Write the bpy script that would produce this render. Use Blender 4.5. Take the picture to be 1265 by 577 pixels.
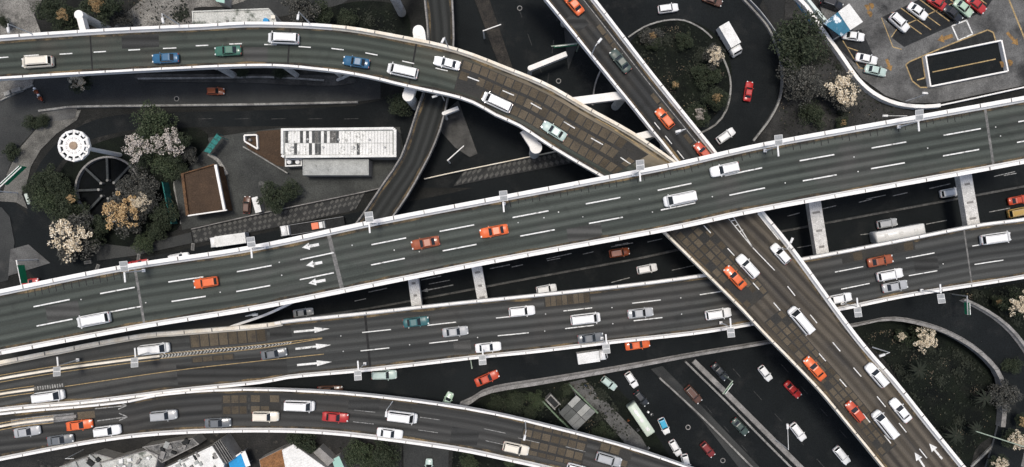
import bpy, math, random
from mathutils import Vector
R = random.Random(7)
PI = math.pi
scene = bpy.context.scene
col = scene.collection
for o in list(bpy.data.objects): bpy.data.objects.remove(o)

# ------------------------------------------------------------------ camera, sky, sun, exposure
H, FPX, CX, CY = 145.0, 770.0, 632.5, 288.5          # drone height (m), focal length (px of the photo)
cam = bpy.data.cameras.new('camera'); camo = bpy.data.objects.new('camera', cam); col.objects.link(camo)
camo.location = (0, 0, H); camo.rotation_euler = (0, 0, 0)
cam.sensor_fit = 'HORIZONTAL'; cam.sensor_width = 36; cam.lens = 36*FPX/1265; cam.clip_start = 1; cam.clip_end = 3000
scene.camera = camo
world = bpy.data.worlds.new('World'); scene.world = world; world.use_nodes = True
SUN_EL, SUN_AZ = math.radians(79), math.radians(345)   # azimuth clockwise from +Y (image up)
wn = world.node_tree.nodes; wl = world.node_tree.links
bg = wn['Background']; sky = wn.new('ShaderNodeTexSky'); sky.sky_type = 'NISHITA'; sky.sun_disc = False
sky.sun_elevation = SUN_EL; sky.sun_rotation = SUN_AZ; sky.dust_density = 4; sky.air_density = 1.0; sky.ozone_density = 1.0
wl.new(sky.outputs[0], bg.inputs[0]); bg.inputs[1].default_value = 0.10
sl = bpy.data.lights.new('sun', 'SUN'); sl.energy = 1.5; sl.angle = math.radians(12); sl.color = (1, .95, .87)
so = bpy.data.objects.new('sun', sl); col.objects.link(so); so.location = (0, 0, 200)
d = Vector((math.sin(SUN_AZ)*math.cos(SUN_EL), math.cos(SUN_AZ)*math.cos(SUN_EL), math.sin(SUN_EL)))
so.rotation_euler = d.to_track_quat('Z', 'Y').to_euler()
scene.view_settings.view_transform = 'Standard'; scene.view_settings.look = 'None'
scene.view_settings.gamma = 1; scene.view_settings.exposure = 0.55
scene.render.engine = 'CYCLES'

# ------------------------------------------------------------------ helpers
def Q(x, y, z=0.0):
    k = (H - z)/FPX
    return Vector(((x-CX)*k, (CY-y)*k, z))

def link(name, me, parent=None, m=None):
    o = bpy.data.objects.new(name, me); col.objects.link(o)
    if m is not None and me is not None and not me.materials: me.materials.append(m)
    if parent is not None: o.parent = parent
    return o
def tag(o, label=None, cat=None, group=None, kind=None):
    if label: o['label'] = label
    if cat: o['category'] = cat
    if group: o['group'] = group
    if kind: o['kind'] = kind
    return o
def thing(name, label, cat, loc=(0, 0, 0), rz=0, group=None):
    o = bpy.data.objects.new(name, None); col.objects.link(o)
    o.location = loc; o.rotation_euler = (0, 0, rz); o.empty_display_size = .5
    return tag(o, label, cat, group)

class MB:
    def __init__(s): s.v = []; s.f = []; s.smooth = False
    def add(s, vs, fs):
        n = len(s.v); s.v += [tuple(v) for v in vs]; s.f += [tuple(i+n for i in f) for f in fs]
        return s
    def box(s, c, sz, rz=0, taper=1.0):
        cx, cy, cz = c; a, b, h = sz[0]/2, sz[1]/2, sz[2]/2
        cr, sr = math.cos(rz), math.sin(rz); vs = []
        for k, t in ((-h, 1), (h, taper)):
            for x, y in ((-a, -b), (a, -b), (a, b), (-a, b)):
                x *= t; y *= t
                vs.append((cx+x*cr-y*sr, cy+x*sr+y*cr, cz+k))
        return s.add(vs, [(3,2,1,0),(4,5,6,7),(0,1,5,4),(1,2,6,5),(2,3,7,6),(3,0,4,7)])
    def tube(s, p, q, r0, r1=None, n=10):
        p = Vector(p); q = Vector(q); r1 = r0 if r1 is None else r1
        ax = (q-p); 
        if ax.length < 1e-6: return s
        ax.normalize(); u = ax.orthogonal().normalized(); w = ax.cross(u)
        vs = []
        for c, r in ((p, r0), (q, r1)):
            for i in range(n):
                a = 2*PI*i/n; vs.append(c + u*(r*math.cos(a)) + w*(r*math.sin(a)))
        fs = [(i, (i+1) % n, n+(i+1) % n, n+i) for i in range(n)]
        fs += [tuple(range(n-1, -1, -1)), tuple(range(n, 2*n))]
        return s.add(vs, fs)
    def prism(s, pts, z0, z1):
        n = len(pts); ar = sum(pts[i][0]*pts[(i+1) % n][1]-pts[(i+1) % n][0]*pts[i][1] for i in range(n))
        if ar < 0: pts = pts[::-1]
        vs = [(p[0], p[1], z0) for p in pts]+[(p[0], p[1], z1) for p in pts]
        fs = [(i, (i+1) % n, n+(i+1) % n, n+i) for i in range(n)]
        fs += [tuple(range(n-1, -1, -1)), tuple(range(n, 2*n))]
        return s.add(vs, fs)
    def sheet(s, pts, z):
        n = len(pts); ar = sum(pts[i][0]*pts[(i+1) % n][1]-pts[(i+1) % n][0]*pts[i][1] for i in range(n))
        if ar < 0: pts = pts[::-1]
        return s.add([(p[0], p[1], z) for p in pts], [tuple(range(n))])
    def mesh(s, name='m', smooth=False, m=None):
        me = bpy.data.meshes.new(name); me.from_pydata(s.v, [], s.f); me.update()
        if smooth:
            for p in me.polygons: p.use_smooth = True
        if m is not None: me.materials.append(m)
        return me
    def build(s, name, m, parent=None, smooth=False):
        return link(name, s.mesh(name, smooth, m), parent)

# ------------------------------------------------------------------ materials
def lin(c):
    return tuple(((v/255)/12.92 if v/255 <= .04045 else (((v/255)+.055)/1.055)**2.4) for v in c)
MATS = {}
def mat(name, c, c2=None, scale=.5, rough=.85, spec=.25, uv=None, bump=0., fine=.12, metal=0., island=False, detail=6, lo=.35, hi=.65, wear=None):
    """c/c2 linear base colours mixed by noise. uv=(su,sv): noise is stretched along the road using the UV map."""
    if name in MATS: return MATS[name]
    m = bpy.data.materials.new(name); m.use_nodes = True; nt = m.node_tree; N = nt.nodes; L = nt.links
    b = N['Principled BSDF']; b.inputs['Roughness'].default_value = rough; b.inputs['Specular IOR Level'].default_value = spec
    b.inputs['Metallic'].default_value = metal
    c2 = c2 or tuple(v*.75 for v in c)
    tc = N.new('ShaderNodeTexCoord')
    out = None
    if island:
        g = N.new('ShaderNodeNewGeometry'); fac = g.outputs['Random Per Island']
    else:
        nz = N.new('ShaderNodeTexNoise'); nz.inputs['Detail'].default_value = detail; nz.inputs['Roughness'].default_value = .62
        if uv:
            mp = N.new('ShaderNodeMapping'); mp.inputs['Scale'].default_value = (uv[0], uv[1], 1)
            L.new(tc.outputs['UV'], mp.inputs[0]); L.new(mp.outputs[0], nz.inputs['Vector']); nz.inputs['Scale'].default_value = 1
        else:
            L.new(tc.outputs['Object'], nz.inputs['Vector']); nz.inputs['Scale'].default_value = scale
        mr = N.new('ShaderNodeMapRange'); mr.inputs[1].default_value = lo; mr.inputs[2].default_value = hi
        L.new(nz.outputs[0], mr.inputs[0]); fac = mr.outputs[0]
    mx = N.new('ShaderNodeMix'); mx.data_type = 'RGBA'
    mx.inputs['A'].default_value = (*c, 1); mx.inputs['B'].default_value = (*c2, 1); L.new(fac, mx.inputs['Factor'])
    out = mx.outputs['Result']
    if wear:   # second, world-size blotches
        wc, ws, wlo, whi = wear
        n3 = N.new('ShaderNodeTexNoise'); n3.inputs['Scale'].default_value = ws; n3.inputs['Detail'].default_value = 7; n3.inputs['Roughness'].default_value = .68
        L.new(tc.outputs['Object'], n3.inputs['Vector'])
        r3 = N.new('ShaderNodeMapRange'); r3.inputs[1].default_value = wlo; r3.inputs[2].default_value = whi; L.new(n3.outputs[0], r3.inputs[0])
        m3 = N.new('ShaderNodeMix'); m3.data_type = 'RGBA'; L.new(r3.outputs[0], m3.inputs['Factor'])
        L.new(out, m3.inputs['A']); m3.inputs['B'].default_value = (*wc, 1); out = m3.outputs['Result']
    if uv:     # rubber laid down in the wheel tracks, broken up along the road, and oil stains
        sx = N.new('ShaderNodeSeparateXYZ'); L.new(tc.outputs['UV'], sx.inputs[0])
        k1 = N.new('ShaderNodeMath'); k1.operation = 'MULTIPLY'; k1.inputs[1].default_value = 2*PI/1.8; L.new(sx.outputs[1], k1.inputs[0])
        k2 = N.new('ShaderNodeMath'); k2.operation = 'SINE'; L.new(k1.outputs[0], k2.inputs[0])
        nw = N.new('ShaderNodeTexNoise'); nw.inputs['Scale'].default_value = .03; nw.inputs['Detail'].default_value = 3; L.new(tc.outputs['Object'], nw.inputs['Vector'])
        k3 = N.new('ShaderNodeMath'); k3.operation = 'MULTIPLY'; L.new(k2.outputs[0], k3.inputs[0]); L.new(nw.outputs[0], k3.inputs[1])
        k4 = N.new('ShaderNodeMapRange'); k4.inputs[1].default_value = -.5; k4.inputs[2].default_value = .5; k4.inputs[3].default_value = .68; k4.inputs[4].default_value = 1.2; L.new(k3.outputs[0], k4.inputs[0])
        ns = N.new('ShaderNodeTexNoise'); ns.inputs['Scale'].default_value = .28; ns.inputs['Detail'].default_value = 8; ns.inputs['Roughness'].default_value = .7; L.new(tc.outputs['Object'], ns.inputs['Vector'])
        k5 = N.new('ShaderNodeMapRange'); k5.inputs[1].default_value = .56; k5.inputs[2].default_value = .7; k5.inputs[3].default_value = 1.; k5.inputs[4].default_value = .78; L.new(ns.outputs[0], k5.inputs[0])
        k6 = N.new('ShaderNodeMath'); k6.operation = 'MULTIPLY'; L.new(k4.outputs[0], k6.inputs[0]); L.new(k5.outputs[0], k6.inputs[1])
        mt = N.new('ShaderNodeMix'); mt.data_type = 'RGBA'; mt.blend_type = 'MULTIPLY'; mt.inputs['Factor'].default_value = 1; L.new(out, mt.inputs['A']); L.new(k6.outputs[0], mt.inputs['B']); out = mt.outputs['Result']
    if fine:
        n2 = N.new('ShaderNodeTexNoise'); n2.inputs['Scale'].default_value = 5; n2.inputs['Detail'].default_value = 4
        L.new(tc.outputs['Object'], n2.inputs['Vector'])
        m2 = N.new('ShaderNodeMix'); m2.data_type = 'RGBA'; m2.blend_type = 'MULTIPLY'; m2.inputs['Factor'].default_value = 1
        r2 = N.new('ShaderNodeMapRange'); r2.inputs[1].default_value = .3; r2.inputs[2].default_value = .7
        r2.inputs[3].default_value = 1-fine*2; r2.inputs[4].default_value = 1+fine
        L.new(n2.outputs[0], r2.inputs[0]); L.new(out, m2.inputs['A']); L.new(r2.outputs[0], m2.inputs['B']); out = m2.outputs['Result']
    L.new(out, b.inputs['Base Color'])
    if bump:
        bn = N.new('ShaderNodeBump'); bn.inputs['Strength'].default_value = bump; bn.inputs['Distance'].default_value = .05
        n4 = N.new('ShaderNodeTexNoise'); n4.inputs['Scale'].default_value = 3; n4.inputs['Detail'].default_value = 6
        L.new(tc.outputs['Object'], n4.inputs['Vector']); L.new(n4.outputs[0], bn.inputs['Height']); L.new(bn.outputs[0], b.inputs['Normal'])
    MATS[name] = m
    return m
def paint(name, c, rough=.32, coat=.5, metal=0.):
    if name in MATS: return MATS[name]
    m = bpy.data.materials.new(name); m.use_nodes = True; nt = m.node_tree; b = nt.nodes['Principled BSDF']
    nz = nt.nodes.new('ShaderNodeTexNoise'); nz.inputs['Scale'].default_value = 1.6; nz.inputs['Detail'].default_value = 5
    tc = nt.nodes.new('ShaderNodeTexCoord'); nt.links.new(tc.outputs['Object'], nz.inputs['Vector'])
    mx = nt.nodes.new('ShaderNodeMix'); mx.data_type = 'RGBA'
    mx.inputs['A'].default_value = (*c, 1); mx.inputs['B'].default_value = (*[v*.8+.01 for v in c], 1)
    nt.links.new(nz.outputs[0], mx.inputs['Factor']); nt.links.new(mx.outputs['Result'], b.inputs['Base Color'])
    b.inputs['Roughness'].default_value = rough; b.inputs['Coat Weight'].default_value = coat; b.inputs['Metallic'].default_value = metal
    MATS[name] = m
    return m

A_TOP = mat('asphalt_top_deck', (.072, .081, .071), (.048, .055, .049), uv=(.006, .62), fine=.14, detail=3, lo=.41, hi=.59, spec=.12, wear=((.086, .082, .078), .05, .52, .8))
A_CRV = mat('asphalt_curved_deck', (.064, .073, .062), (.044, .052, .045), uv=(.006, .6), fine=.14, detail=3, lo=.41, hi=.59, spec=.12, wear=((.072, .068, .058), .045, .52, .75))
A_DIA = mat('asphalt_diagonal_deck', (.044, .044, .042), (.029, .031, .031), uv=(.006, .7), fine=.16, spec=.12, wear=((.075, .066, .054), .05, .5, .75))
A_MRG = mat('asphalt_merged_deck', (.098, .085, .067), (.05, .046, .041), uv=(.007, .35), fine=.14, detail=3, lo=.41, hi=.59, spec=.12, wear=((.105, .09, .068), .06, .5, .72))  # brown tones and pale blotches paint reflected sunlight on this deck
A_LOW = mat('asphalt_lower_deck', (.066, .068, .065), (.042, .044, .043), uv=(.006, .62), fine=.14, detail=3, lo=.41, hi=.59, spec=.12, wear=((.07, .067, .062), .05, .5, .75))
A_BOT = mat('asphalt_bottom_deck', (.058, .058, .055), (.036, .037, .036), uv=(.006, .55), fine=.14, detail=3, lo=.41, hi=.59, spec=.12, wear=((.06, .057, .052), .05, .5, .75))
A_RMP = mat('asphalt_ramp', (.04, .042, .04), (.026, .028, .027), uv=(.012, .6), fine=.16, spec=.12)
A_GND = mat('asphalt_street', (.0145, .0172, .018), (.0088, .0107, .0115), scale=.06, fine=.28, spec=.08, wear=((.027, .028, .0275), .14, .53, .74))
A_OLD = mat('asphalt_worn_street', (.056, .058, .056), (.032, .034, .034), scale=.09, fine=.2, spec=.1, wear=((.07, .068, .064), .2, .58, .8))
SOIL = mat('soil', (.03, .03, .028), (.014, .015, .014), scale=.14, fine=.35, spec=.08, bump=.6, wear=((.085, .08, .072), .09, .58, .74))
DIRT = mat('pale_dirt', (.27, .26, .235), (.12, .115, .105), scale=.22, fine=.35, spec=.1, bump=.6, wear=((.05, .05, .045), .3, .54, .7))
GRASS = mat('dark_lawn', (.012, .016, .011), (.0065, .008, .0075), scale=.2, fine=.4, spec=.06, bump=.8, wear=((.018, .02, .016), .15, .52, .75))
PAVE = mat('grey_pavement', (.13, .13, .125), (.07, .07, .068), scale=.25, fine=.22, spec=.15, wear=((.04, .04, .04), .35, .55, .75))
PARK = mat('parking_pavement', (.16, .16, .155), (.075, .075, .073), scale=.16, fine=.2, spec=.12, wear=((.035, .036, .036), .12, .5, .68))
KERB = mat('kerb_concrete', (.34, .335, .31), (.16, .155, .145), scale=.5, fine=.25, spec=.15)
WHITE = mat('white_parapet', (.84, .825, .79), (.74, .72, .68), scale=.4, fine=.06, spec=.2, wear=((.45, .41, .34), .5, .64, .82))
CREAMC = mat('cream_parapet', (.82, .77, .67), (.66, .58, .45), scale=.3, fine=.08, spec=.2, wear=((.46, .37, .24), .35, .58, .85))
GREYC = mat('grey_parapet', (.30, .29, .275), (.17, .165, .155), scale=.5, fine=.2, spec=.15)
DIRTYC = mat('dirty_concrete', (.12, .118, .11), (.05, .05, .047), scale=.4, fine=.25, spec=.1)
CONC = mat('column_concrete', (.68, .67, .64), (.50, .49, .465), scale=.7, fine=.2, spec=.15, wear=((.2, .2, .19), .9, .62, .74))
SOFFIT = mat('soffit_concrete', (.26, .26, .25), (.18, .18, .17), scale=.4, fine=.2, spec=.15)
LINE = mat('road_paint', (.78, .78, .75), (.56, .56, .53), scale=1.5, fine=.15, spec=.2, lo=.4, hi=.7, wear=((.16, .16, .15), 1.1, .56, .68))
LINEG = mat('grey_road_paint', (.55, .55, .52), (.3, .3, .29), scale=1.5, fine=.2, spec=.2)
LINEW = mat('worn_road_paint', (.42, .42, .40), (.12, .12, .115), scale=2.2, fine=.25, spec=.2)
FAINT = mat('faded_road_paint', (.075, .075, .073), (.025, .026, .026), scale=1.6, fine=.3, spec=.1)
YLINE = mat('yellow_road_paint', (.45, .33, .16), (.26, .19, .10), scale=1.5, fine=.2, spec=.2)
OLINE = mat('orange_road_paint', (.34, .20, .07), (.16, .10, .05), scale=1.5, fine=.2, spec=.2)
JOINT = mat('steel_joint', (.21, .205, .195), (.10, .10, .095), scale=1.2, fine=.2, spec=.3)
DJOINT = mat('dark_joint', (.03, .03, .03), (.02, .02, .02), scale=1, spec=.1)
LIGHT_PATCH = mat('ochre_light_patch', (.118, .096, .067), (.082, .069, .051), scale=.35, fine=.2, spec=.12, wear=((.06, .053, .045), .5, .55, .75))  # warm sunlight off windows, painted on the decks as patches
PATCH_GAP = mat('light_patch_gap_asphalt', (.046, .045, .042), (.036, .036, .034), scale=.4, fine=.2, spec=.1, wear=((.05, .047, .04), .25, .5, .7))  # darker lines between the painted light patches
_t = LIGHT_PATCH.node_tree; _b = _t.nodes['Principled BSDF']; _src = _b.inputs['Base Color'].links[0].from_socket; _oi = _t.nodes.new('ShaderNodeObjectInfo'); _mr = _t.nodes.new('ShaderNodeMapRange'); _mr.inputs[3].default_value = .62; _mr.inputs[4].default_value = 1.18
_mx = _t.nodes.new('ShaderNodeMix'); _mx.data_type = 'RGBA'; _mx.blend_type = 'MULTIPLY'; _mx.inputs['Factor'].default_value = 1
_t.links.new(_oi.outputs['Random'], _mr.inputs[0]); _t.links.new(_src, _mx.inputs['A']); _t.links.new(_mr.outputs[0], _mx.inputs['B']); _t.links.new(_mx.outputs['Result'], _b.inputs['Base Color'])   # each painted light patch has its own tone
STEEL = mat('white_steel', (.78, .78, .76), (.60, .60, .58), scale=1, fine=.08, rough=.5, spec=.4)
GREYST = mat('grey_steel', (.36, .37, .37), (.26, .27, .27), scale=1, fine=.1, rough=.5, spec=.4)
PANEL = mat('solar_cell', (.30, .31, .31), (.24, .25, .25), scale=2, fine=.08, rough=.5, spec=.4)
TEAL = mat('teal_mesh', (.035, .20, .18), (.02, .11, .10), scale=1.5, fine=.2)
SIGNG = mat('sign_green', (.02, .26, .11), (.03, .30, .14), scale=1, fine=.05, rough=.5)
BROWN = mat('brown_roof', (.075, .05, .033), (.05, .035, .025), scale=.4, fine=.2, spec=.1, wear=((.11, .07, .045), .8, .55, .75))
RUST = mat('rust_ground', (.15, .085, .045), (.08, .048, .03), scale=.6, fine=.25, spec=.1)
ORROOF = mat('orange_roof', (.30, .15, .065), (.16, .085, .045), scale=.7, fine=.25, spec=.1)
WROOF = mat('white_roof', (.78, .78, .75), (.62, .62, .59), scale=.4, fine=.12, spec=.2, wear=((.3, .3, .28), .9, .62, .75))
GROOF = mat('grey_roof', (.40, .41, .39), (.28, .29, .275), scale=.4, fine=.15, spec=.15, wear=((.12, .12, .11), .8, .62, .75))
DROOF = mat('dark_roof', (.03, .032, .032), (.02, .021, .021), scale=.5, fine=.25, spec=.15)
MOSS = mat('mossy_roof', (.56, .56, .52), (.44, .45, .42), scale=.3, fine=.2, spec=.12, wear=((.14, .155, .13), .2, .5, .58))
SKYL = mat('stained_roof_sheet', (.76, .76, .72), (.36, .36, .34), scale=1.6, fine=.15, spec=.2, lo=.5, hi=.62)
SKYD = mat('dark_roof_sheet', (.10, .105, .105), (.055, .058, .058), scale=1.6, fine=.2, spec=.2, wear=((.6, .6, .56), 1.5, .6, .66))
SKYD2 = mat('rusty_dark_sheet', (.17, .165, .155), (.07, .07, .068), scale=1.1, fine=.25, spec=.2, wear=((.55, .54, .5), 1.2, .58, .64))
WALLM = mat('render_wall', (.45, .44, .41), (.32, .31, .29), scale=.4, fine=.15)
BLUE = mat('blue_tarp', (.02, .30, .62), (.02, .24, .5), scale=1, fine=.08, rough=.5)
CANB = mat('blue_canopy', (.035, .17, .26), (.02, .10, .16), scale=.35, fine=.1, rough=.45, wear=((.72, .76, .78), .25, .53, .57))  # white blotches are a painted reflection on the canopy
BARK = mat('bark', (.06, .05, .04), (.03, .026, .022), scale=2, fine=.3)
GLASS = paint('car_glass', (.012, .015, .017), rough=.08, coat=.2)
TYRE = mat('tyre_rubber', (.012, .012, .012), (.02, .02, .02), scale=4, fine=.1)
RIM = mat('wheel_rim', (.4, .4, .4), (.3, .3, .3), scale=4, fine=.05, rough=.4, metal=.6)
LAMPG = paint('lamp_lens', (.7, .72, .7), rough=.15)
TAILG = paint('tail_lens', (.35, .01, .008), rough=.2)
BLACKP = mat('black_plastic', (.015, .015, .015), (.022, .022, .022), scale=3, fine=.1, rough=.6)
PAINTS = {k: paint('paint_'+k, c) for k, c in dict(
    white=(.84, .84, .82), cream=(.78, .72, .60), silver=(.40, .41, .41), grey=(.13, .14, .145), dark=(.022, .025, .027), black=(.008, .008, .009),
    orange=(.72, .125, .018), redorange=(.50, .06, .015), dorange=(.30, .07, .018), red=(.42, .018, .014), dred=(.20, .02, .014), brown=(.10, .045, .025),
    blue=(.014, .10, .20), teal=(.03, .12, .125), green=(.035, .13, .085), pgreen=(.42, .56, .42), dgreen=(.05, .075, .06), mint=(.46, .58, .53),
    cyan=(.03, .36, .55), gold=(.50, .33, .10)).items()}

# ------------------------------------------------------------------ splines and ribbons
def catmull(pts, step=6.0):
    """pts: list of (x, y[, z]) in pixels -> dense list"""
    P = [Vector((p[0], p[1], p[2] if len(p) > 2 else 0)) for p in pts]
    if len(P) == 2:
        n = max(2, int((P[1]-P[0]).length/step)); return [P[0].lerp(P[1], i/n) for i in range(n+1)]
    P = [P[0]*2-P[1]] + P + [P[-1]*2-P[-2]]
    out = []
    for i in range(1, len(P)-2):
        p0, p1, p2, p3 = P[i-1:i+3]; n = max(2, int((p2-p1).length/step))
        for k in range(n):
            t = k/n
            out.append(.5*((2*p1)+(p2-p0)*t+(2*p0-5*p1+4*p2-p3)*t*t+(3*p1-p0-3*p2+p3)*t**3))
    out.append(P[-2]); return out
def resample(pts, n):
    ds = [0]
    for a, b in zip(pts, pts[1:]): ds.append(ds[-1]+(b-a).length)
    out = []; j = 0
    for i in range(n):
        t = ds[-1]*i/(n-1)
        while j < len(ds)-2 and ds[j+1] < t: j += 1
        w = (t-ds[j])/max(1e-9, ds[j+1]-ds[j]); out.append(pts[j].lerp(pts[j+1], min(1, max(0, w))))
    return out

PROTO_M = {}
class Ribbon:
    """a road deck between two traced edges; z = height of the running surface"""
    def __init__(s, left, right, z, dz=.9, endw=.12):
        s.z = z
        def w(pts):
            c = catmull(pts)
            return [Q(p.x, p.y, (p.z or z)+dz) - Vector((0, 0, dz)) for p in c]
        a, b = w(left), w(right)
        n = max(8, int(max(sum((q-p).length for p, q in zip(a, a[1:])), sum((q-p).length for p, q in zip(b, b[1:])))/3.0))
        s.n = n; A, B = resample(a, n*6), resample(b, n*6); m = n*6-1      # square cross-sections, except at the traced ends
        fa = [i/(n-1) for i in range(n)]; fb = fa[:]
        pt = lambda L, f: L[min(m, max(0, int(round(f*m))))]
        for it in range(3):
            c = [(pt(A, x)+pt(B, y))/2 for x, y in zip(fa, fb)]; ga, gb = [], []
            for i in range(n):
                t = c[min(i+2, n-1)]-c[max(i-2, 0)]; t.z = 0; t.normalize()
                def near(L, f0):
                    k0 = int(f0*m); best = min(range(max(0, k0-90), min(m, k0+90)+1), key=lambda k: abs((L[k]-c[i]).xy.dot(t.xy))+.02*(L[k]-c[i]).length); return best/m
                w = min(1., min(i, n-1-i)/(endw*n)); ga.append(fa[i]+(near(A, fa[i])-fa[i])*w); gb.append(fb[i]+(near(B, fb[i])-fb[i])*w)
            for g in (ga, gb):
                for i in range(1, n): g[i] = max(g[i], g[i-1]+.1/n)
                k = 1/g[-1] if g[-1] > 1 else 1; g[:] = [x*k for x in g]
            fa, fb = ga, gb
        def lerp_at(L, f): x = min(max(f, 0), 1)*m; i = min(int(x), m-1); return L[i].lerp(L[i+1], x-i)
        s.a, s.b = [lerp_at(A, f) for f in fa], [lerp_at(B, f) for f in fb]
        s.c = [(p+q)/2 for p, q in zip(s.a, s.b)]
        s.len = sum((q-p).length for p, q in zip(s.c, s.c[1:]))
    def at(s, u, t):
        u = min(max(u, 0), 1)*(s.n-1); i = min(int(u), s.n-2); w = u-i
        return s.a[i].lerp(s.a[i+1], w).lerp(s.b[i].lerp(s.b[i+1], w), t)
    def tan(s, u):
        return (s.at(u+.01, .5)-s.at(u-.01, .5)).normalized()
    def ut(s, x, y):
        """pixel on the deck -> (u, t)"""
        p = Q(x, y, s.z); best = (1e9, 0, 0)
        for i in range(s.n-1):
            for k in range(4):
                w = k/4; A = s.a[i].lerp(s.a[i+1], w); B = s.b[i].lerp(s.b[i+1], w); d = (B-A); d.z = 0; q = p-A; q.z = 0
                t = q.dot(d)/d.length_squared; e = (q-d*t).length+max(0, -t-.3, t-1.3)*50
                if e < best[0]: best = (e, (i+w)/(s.n-1), t)
        return best[1], best[2]
    def deck(s, parent, m, thick=1.5, name='deck', kind=None):
        vs, fs, uvs = [], [], []; run = 0
        for i in range(s.n):
            A, B = s.a[i], s.b[i]; W = (B-A).length
            if i: run += (s.c[i]-s.c[i-1]).length
            ins = .18
            vs += [A, B, B.lerp(A, ins)-Vector((0, 0, thick)), A.lerp(B, ins)-Vector((0, 0, thick)), A-Vector((0, 0, .5)), B-Vector((0, 0, .5))]
            uvs += [(run, 0), (run, W), (run, W), (run, 0), (run, 0), (run, W)]
        for i in range(s.n-1):
            k = i*6; j = k+6
            fs += [(k, k+1, j+1, j), (k+1, k+5, j+5, j+1), (k+5, k+2, j+2, j+5), (k+2, k+3, j+3, j+2), (k+3, k+4, j+4, j+3), (k+4, k, j, j+4)]
        e = (s.n-1)*6; fs += [(0, 4, 3, 2, 5, 1), (e+1, e+5, e+2, e+3, e+4, e)]
        me = bpy.data.meshes.new(name); me.from_pydata([tuple(v) for v in vs], [], fs); me.update()
        # up-facing running surface
        if me.polygons[0].normal.z < 0: me.flip_normals()
        lay = me.uv_layers.new(name='UVMap')
        for lp in me.loops: lay.data[lp.index].uv = uvs[lp.vertex_index]
        me.materials.append(m); me.materials.append(SOFFIT)
        for p in me.polygons:
            if p.normal.z < .5: p.material_index = 1
        return link(name, me, parent)
    def parapet(s, side, parent, m, w=.9, h=.9, u0=0., u1=1., drop=.7, name='parapet'):
        i0, i1 = int(u0*(s.n-1)), max(int(u0*(s.n-1))+1, int(round(u1*(s.n-1))))
        mb = MB(); prev = None; rr = random.Random(len(name)+s.n+(side == 'a')*7)
        for i in range(i0, i1+1):
            A, B = (s.a[i], s.b[i]) if side == 'a' else (s.b[i], s.a[i])
            d = (B-A).normalized(); up = Vector((0, 0, 1)); j = rr.uniform(-.03, .03)
            vs = [A-d*.08-up*drop, A-d*.08+up*(h+j), A+d*(w*.62+j)+up*(h+j), A+d*(w*.8)+up*.35, A+d*w+up*.08, A+d*w-up*.03]
            n = len(mb.v); mb.v += [tuple(v) for v in vs]
            if prev is not None:
                for k in range(6): mb.f.append((prev+k, prev+(k+1) % 6, n+(k+1) % 6, n+k))
            prev = n
        mb.f += [tuple(range(5, -1, -1)), tuple(range(prev, prev+6))]
        o = mb.build(name, m, parent)
        for i in range(i0+1, i1, 2):
            A, B = (s.a[i], s.b[i]) if side == 'a' else (s.b[i], s.a[i]); d = (B-A).normalized(); c = A+d*(w*.30)
            if 'joint' not in PROTO_M: PROTO_M['joint'] = MB().box((0, 0, 0), (1, 1, 1)).mesh('joint', False, JOINT)
            j = link('parapet_joint', PROTO_M['joint'], o); j.location = (c.x, c.y, c.z+h-.12); j.scale = (w*.66, .1+.12*rr.random(), .36); j.rotation_euler = (0, 0, math.atan2(d.y, d.x))
        return o
    def quad(s, u0, u1, t0, t1, name, m, parent, dz=.012, sub=1):
        mb = MB(); n = sub
        vs = []
        for k in range(n+1):
            u = u0+(u1-u0)*k/n
            vs += [s.at(u, t0)+Vector((0, 0, dz)), s.at(u, t1)+Vector((0, 0, dz))]
        fs = [(2*k, 2*k+1, 2*k+3, 2*k+2) for k in range(n)]
        mb.add(vs, fs); o = mb.build(name, m, parent)
        if o.data.polygons[0].normal.z < 0: o.data.flip_normals()
        return o
    def line(s, u0, u1, t, w, m, parent, name='lane_marking', dz=.012, sub=None):
        W = (s.at(u0, 0)-s.at(u0, 1)).length; k = w/W/2
        return s.quad(u0, u1, t-k, t+k, name, m, parent, dz, sub or max(1, int((u1-u0)*s.len/3)))
    def column(s, u, t, parent, r=1.0, base=0., cap=True, top=None):
        p = s.at(u, t); zt = (p.z-1.45) if top is None else top
        mb = MB(); mb.tube((p.x, p.y, base), (p.x, p.y, zt), r, r, 16)
        if cap:
            tg = s.tan(u); rz = math.atan2(tg.y, tg.x); W = (s.at(u, 0)-s.at(u, 1)).length
            mb.box((p.x, p.y, zt-.35), (1.8, W*.55, .66), rz)
        return mb.build('column', CONC, parent, True) if False else mb.build('column', CONC, parent)

def wall_line(name, pts, w, z0, h, m, parent=None, step=8, kind=None):
    """kerb, wall or median along a pixel polyline traced at its top"""
    c = [Q(p.x, p.y, (p.z or z0)+h) for p in catmull(pts, step)]
    mb = MB(); prev = None
    for i, p in enumerate(c):
        t = (c[min(i+1, len(c)-1)]-c[max(i-1, 0)]); t.z = 0; t.normalize(); nrm = Vector((-t.y, t.x, 0))
        up = Vector((0, 0, 1))
        vs = [p-nrm*(w/2)-up*h, p+nrm*(w/2)-up*h, p+nrm*(w*.42), p-nrm*(w*.42)]
        n = len(mb.v); mb.v += [tuple(v) for v in vs]
        if prev is not None:
            for k in range(4): mb.f.append((prev+k, prev+(k+1) % 4, n+(k+1) % 4, n+k))
        prev = n
    mb.f += [(3, 2, 1, 0), (prev, prev+1, prev+2, prev+3)]
    o = mb.build(name, m, parent)
    if kind: o['kind'] = kind
    return o
ZC = [0.004]
GS = []
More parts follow.
